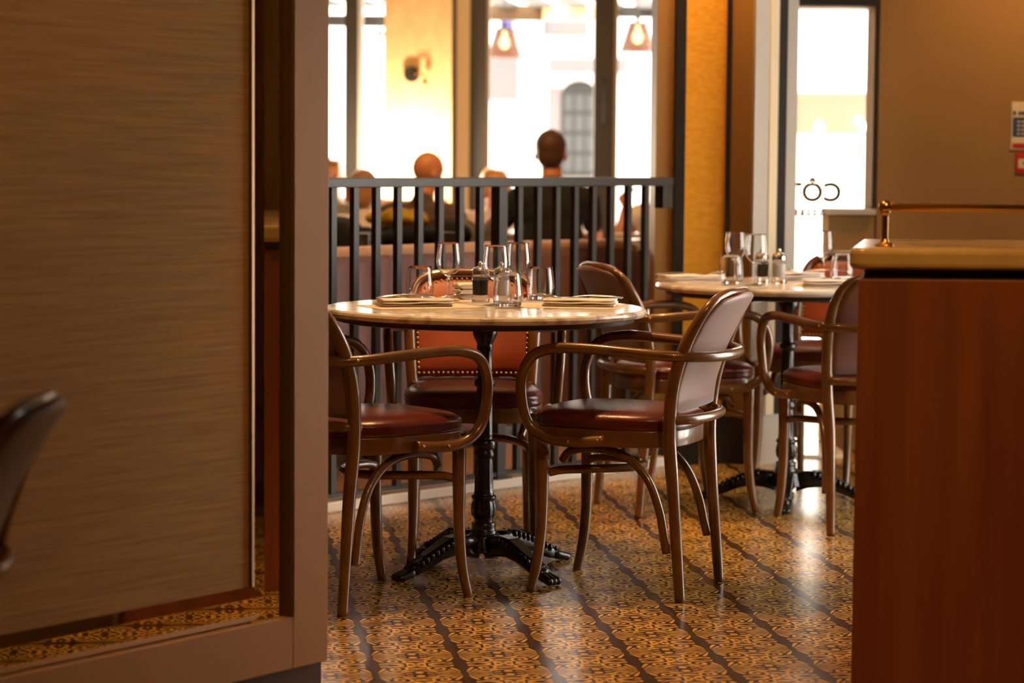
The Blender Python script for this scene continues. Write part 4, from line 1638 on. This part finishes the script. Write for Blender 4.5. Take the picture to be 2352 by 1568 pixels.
def person(label, loc, rz, scale=1.0, lean=0.0, turn=0.0, nod=0.0, elbows=None, hands=None, skin='skin', hair='hair_brown', style='short', top='black_cloth', sleeve='short', legs='jeans', wide=1.0):
    o = empty('person')
    tag(o, label, 'person')
    S = Vector((lean * .42, 0, .93))                        # base of neck
    Hc = S + Vector((.035 + lean * .10, 0, .185))           # head centre
    sh_y = .185 * wide
    shl = [Vector((S.x - .01, s_ * sh_y, .885)) for s_ in (1, -1)]
    el = [Vector(e) for e in (elbows or ((.14, .25, .66), (.14, -.25, .66)))]
    hn = [Vector(h) for h in (hands or ((.36, .12, .76), (.36, -.12, .76)))]
    mb = MB()
    # trunk
    mb.ball((0, 0, .53), (.135, .175 * wide, .115), 18, 12)
    mb.capsule((0, 0, .56), (S.x * .5, 0, .74), .115, .112, 18, flat=1.25 * wide, upv=(1, 0, 0))
    mb.ball((S.x * .85, 0, .82), (.11, .165 * wide, .12), 18, 12)
    mb.capsule(shl[0] - Vector((0, .03, 0)), shl[1] + Vector((0, .03, 0)), .062, .062, 14)
    # neck and head
    mb.capsule(S - Vector((0.01, 0, .04)), Hc - Vector((.015, 0, .06)), .062, .053, 14)
    Rh = Matrix.Rotation(turn, 3, 'Z') @ Matrix.Rotation(nod, 3, 'Y')

    def hp(x, y, z):
        return Hc + Rh @ Vector((x, y, z))
    mb.ball(hp(-.008, 0, .025), (.096, .077, .092), 20, 14, Rh)
    mb.ball(hp(.030, 0, -.045), (.058, .056, .068), 16, 10, Rh)
    mb.ball(hp(.060, 0, -.088), (.022, .026, .020), 10, 8, Rh)
    mb.capsule(hp(.080, 0, .010), hp(.103, 0, -.028), .009, .014, 8)
    for s_ in (1, -1):
        mb.ball(hp(-.002, s_ * .079, -.012), (.018, .009, .030), 10, 8, Rh)
        mb.ball(hp(.070, s_ * .034, -.030), (.020, .020, .022), 8, 6, Rh)
    mb.ball(hp(.082, 0, -.058), (.012, .024, .007), 10, 6, Rh)
    # arms, hands, legs
    for k, s_ in enumerate((1, -1)):
        mb.capsule(shl[k], el[k], .048, .038, 12)
        mb.capsule(el[k], hn[k], .040, .025, 12)
        add_hand(mb, hn[k], hn[k] - el[k], s_)
        kn_ = Vector((.43, s_ * .11, .50))
        mb.capsule((.02, s_ * .095, .50), kn_, .085, .060, 12)
        mb.capsule(kn_, (.42, s_ * .11, .10), .058, .040, 12)
        mb.capsule((.40, s_ * .11, .045), (.56, s_ * .12, .035), .042, .034, 10)
    body = fuse('body', mb, skin, o, .0095, 5)
    # face details
    e = MB()
    for s_ in (1, -1):
        e.ball(hp(.084, s_ * .031, .000), (.008, .012, .008), 10, 6, Rh)
    e.build('eyes', 'sign_ink', body)
    MB().ball(hp(.091, 0, -.058), (.005, .021, .004), 10, 6, Rh).build('mouth', 'sign_red', body)
    # clothing
    c = MB()
    g = .012
    c.ball((0, 0, .55), (.135 + g, .175 * wide + g, .12), 18, 12)
    c.capsule((0, 0, .56), (S.x * .5, 0, .74), .115 + g, .112 + g, 18, flat=1.25 * wide, upv=(1, 0, 0))
    c.ball((S.x * .85, 0, .82), (.11 + g, .165 * wide + g, .115), 18, 12)
    c.capsule(shl[0] - Vector((0, .03, 0)), shl[1] + Vector((0, .03, 0)), .062 + g, .062 + g, 14)
    c.capsule(S - Vector((.015, 0, .04)), S + Vector((.0, 0, .028)), .070, .066, 14)
    for k in (0, 1):
        end = shl[k].lerp(el[k], .55) if sleeve == 'short' else el[k]
        if sleeve != 'none':
            c.capsule(shl[k], end, .062, .056 if sleeve == 'short' else .052, 12)
        if sleeve == 'long':
            c.capsule(el[k], el[k].lerp(hn[k], .9), .052, .036, 12)
    fuse('shirt' if sleeve != 'long' else 'jacket', c, top, o, .010, 4)
    c = MB()
    c.ball((0, 0, .51), (.150, .190 * wide, .105), 18, 12)
    for s_ in (1, -1):
        kn_ = Vector((.43, s_ * .11, .50))
        c.capsule((.02, s_ * .095, .50), kn_, .095, .071, 12)
        c.capsule(kn_, (.42, s_ * .11, .12), .069, .055, 12)
    fuse('trousers', c, legs, o, .013, 4)
    # hair
    h = MB()
    if style == 'short':
        h.ball(hp(-.020, 0, .038), (.096, .083, .090), 20, 14, Rh)
        h.ball(hp(-.045, 0, -.010), (.062, .074, .070), 16, 10, Rh)
        h.ball(hp(.020, 0, .075), (.066, .066, .045), 16, 10, Rh)
    elif style == 'bald':
        h = None
    else:
        h.ball(hp(-.020, 0, .040), (.104, .094, .092), 20, 14, Rh)
        for s_ in (1, -1):
            h.capsule(hp(-.01, s_ * .078, .02), hp(-.015, s_ * .088, -.13 if style == 'long' else -.06), .034, .030, 12)
        h.capsule(hp(-.065, 0, 0), hp(-.075, 0, -.13 if style == 'long' else -.06), .055, .055, 14, flat=1.3)
    if h:
        fuse('hair', h, hair, o, .009, 3)
    o.location = loc
    o.rotation_euler = (0, 0, rz)
    o.scale = (scale,) * 3
    return o


F0 = .03                                                    # dining floor level
person('person with short brown hair in a black t-shirt seated with back turned, elbow out', (0.205, 12.55, F0), radians(100), 1.02, lean=.05, turn=radians(-12), nod=radians(4),
       elbows=((.09, .28, .695), (.16, -.26, .66)), hands=((.34, .17, .745), (.36, -.10, .745)), top='black_cloth', sleeve='short', wide=1.02)
person('bald person in a dark taupe jacket seated behind the railing, head bowed', (-0.50, 12.2, F0), radians(62), 0.93, lean=.22, turn=radians(-25), nod=radians(22),
       top='taupe_cloth', sleeve='long', style='bald', wide=1.15, skin='skin')
person('person with strawberry blond hair and pale striped shirt, partly behind the thick railing post', (-0.11, 13.45, F0), radians(-80), 0.86, lean=.05,
       top='stripe', sleeve='short', hair='hair_blond', style='bob', skin='skin_pale')
person('dark haired person with bare arm raised, cut off by the pillar wall', (0.80, 12.5, F0), radians(100), 0.93, lean=.03, top='white_cloth', sleeve='none',
       elbows=((.12, .27, .66), (.20, -.24, .62)), hands=((.20, .20, .92), (.34, -.10, .76)), hair='hair_brown', style='short', skin='skin')
person('small blond person whose hair just shows above the railing', (-0.80, 12.9, F0), radians(90), 0.845, top='white_cloth', hair='hair_light', style='bob', skin='skin_pale')
person('person with light brown hair at the far left, half behind the tan wall edge', (-1.02, 13.62, F0), radians(-90), 0.90, top='grey_cloth', hair='hair_light', style='short', skin='skin_pale')

# ------------------------------------------------------------------ dining room furniture and belongings
bq = empty('window_banquette', (0, 0, 0))
tag(bq, 'mauve leather banquette with a tan ledge below the far window', 'banquette')
MB().box(-2.1, -.38, 13.95, 14.1, .03, .86).build('backrest', 'rear_leather', bq, bevel=.03)
MB().box(-2.1, -.38, 13.93, 14.2, .86, .91).build('ledge', 'booth_piping', bq, bevel=.008)
MB().box(-2.1, -.38, 13.5, 13.95, .30, .47).build('seat_cushion', 'booth_leather', bq, bevel=.03)
MB().box(-2.1, -.38, 13.55, 13.95, .03, .30).build('seat_box', 'black_trim', bq)


def small_table(name, loc, r, h, label, topm):
    o = empty(name, loc)
    tag(o, label, 'table')
    MB().lathe([(0, h - .025), (r - .004, h - .025), (r, h - .015), (r - .003, h), (0, h)], seg=48).build('tabletop', topm, o)
    MB().lathe([(0, h - .026), (.05, h - .026), (.025, h - .05), (.025, .06), (.06, .03), (.20, .015), (.20, 0), (0, 0)], seg=32).build('pedestal', 'iron', o)
    return o


small_table('dining_table', (-.62, 10.25, F0), .42, .71, 'dark round table inside the curved banquette', 'wood_table')
small_table('dining_table', (.04, 13.05, F0), .33, .72, 'bright round table in front of the person in the black t-shirt', 'marble')
small_table('dining_table', (.62, 11.55, F0), .30, .72, 'bright round table near the right end of the curved banquette', 'marble')
place(copy_tree(tum), (-.610, 10.02, F0 + .71), 0, 'water tumbler on the dark table inside the curved banquette, the left one', )
place(copy_tree(tum), (-.268, 10.16, F0 + .71), 0, 'water tumbler on the dark table inside the curved banquette, the right one')
n7 = place(copy_tree(nap), (-.75, 10.05, F0 + .71), radians(12), 'folded napkin on the dark table inside the curved banquette')
for (x, y, lab) in ((.03, 12.88, 'water tumbler on the table by the person in the black t-shirt, left one'), (.10, 12.80, 'water tumbler on the table by the person in the black t-shirt, right one')):
    place(copy_tree(tum), (x, y, F0 + .72), 0, lab)
n8 = place(copy_tree(nap), (.55, 11.5, F0 + .72), radians(5), 'thick folded napkin on the table near the right end of the banquette')
n8.scale = (1, 1, 2.2)

mb = MB()
r = random.Random(3)
for k in range(16):
    mb.ball((r.uniform(-.42, .22), r.uniform(-.12, .12), r.uniform(.02, .17)), (r.uniform(.07, .14), .09, r.uniform(.04, .08)), 12, 8)
mb.ball((0, 0, .02), (.45, .16, .06), 14, 8)
cb = fuse('coat_pile', mb, 'black_cloth', None, .014, 3)
tag(cb, 'heap of black coats and bags behind the curved banquette', 'coats')
# the coats lie on a low bench
be = empty('low_bench', (-.52, 11.0, F0))
tag(be, 'low dark bench carrying the heap of black coats', 'bench')
MB().box(-.50, .35, -.17, .17, .55, .60).build('seat', 'wood_table', be, bevel=.005)
for sx in (-.46, .31):
    for sy in (-.13, .13):
        MB().box(sx - .02, sx + .02, sy - .02, sy + .02, 0, .55).build('leg', 'wood_table', be)
cb.location = (-.50, 11.0, F0 + .62)
mb = MB()
for k in range(8):
    mb.ball((r.uniform(-.10, .10), r.uniform(-.04, .04), r.uniform(0, .05)), (.055, .05, .032), 12, 8)
sc_ = fuse('mustard_scarf', mb, 'yellow_cloth', None, .010, 3)
tag(sc_, 'mustard yellow scarf lying on top of the black coats', 'scarf')
sc_.location = (-.53, 10.98, F0 + .825)

# round backed dining chair with a grey coat over its shoulder
rc = empty('round_back_chair', (-.27, 11.62, F0), radians(80))
tag(rc, 'brown round backed dining chair behind the curved banquette', 'chair')
mb = MB()
mb.grid(lambda u, v: ((-.20 - .05 * cos((u - .5) * pi)), (u - .5) * .40 * (1 - .25 * v ** 3), .45 + .40 * v * (1 - .25 * abs(2 * u - 1) ** 3)), 20, 14)
ob = mb.build('backrest', 'taupe_cloth', rc)
md = ob.modifiers.new('s', 'SOLIDIFY')
md.thickness = .03
MB().box(-.20, .22, -.21, .21, .42, .48).build('seat', 'taupe_cloth', rc, bevel=.02)
for sx in (-.18, .18):
    for sy in (-.18, .18):
        MB().tube([(sx, sy, .42), (sx * 1.08, sy * 1.05, 0)], [.018, .012], 10).build('leg', 'wood_table', rc)
mb = MB()
mb.grid(lambda u, v: (.0 + .035 * sin(u * 14) * (1 - v) + .02 * v, (u - .5) * (.20 + .14 * (1 - v)), .16 + .66 * v + .03 * sin(u * 7)), 26, 16)
gc = mb.build('grey_coat', 'grey_cloth')
md = gc.modifiers.new('s', 'SOLIDIFY')
md.thickness = .02
tag(gc, 'pale grey coat hanging beside the round backed chair', 'coat')
place(gc, (-.13, 11.25, F0), radians(82))
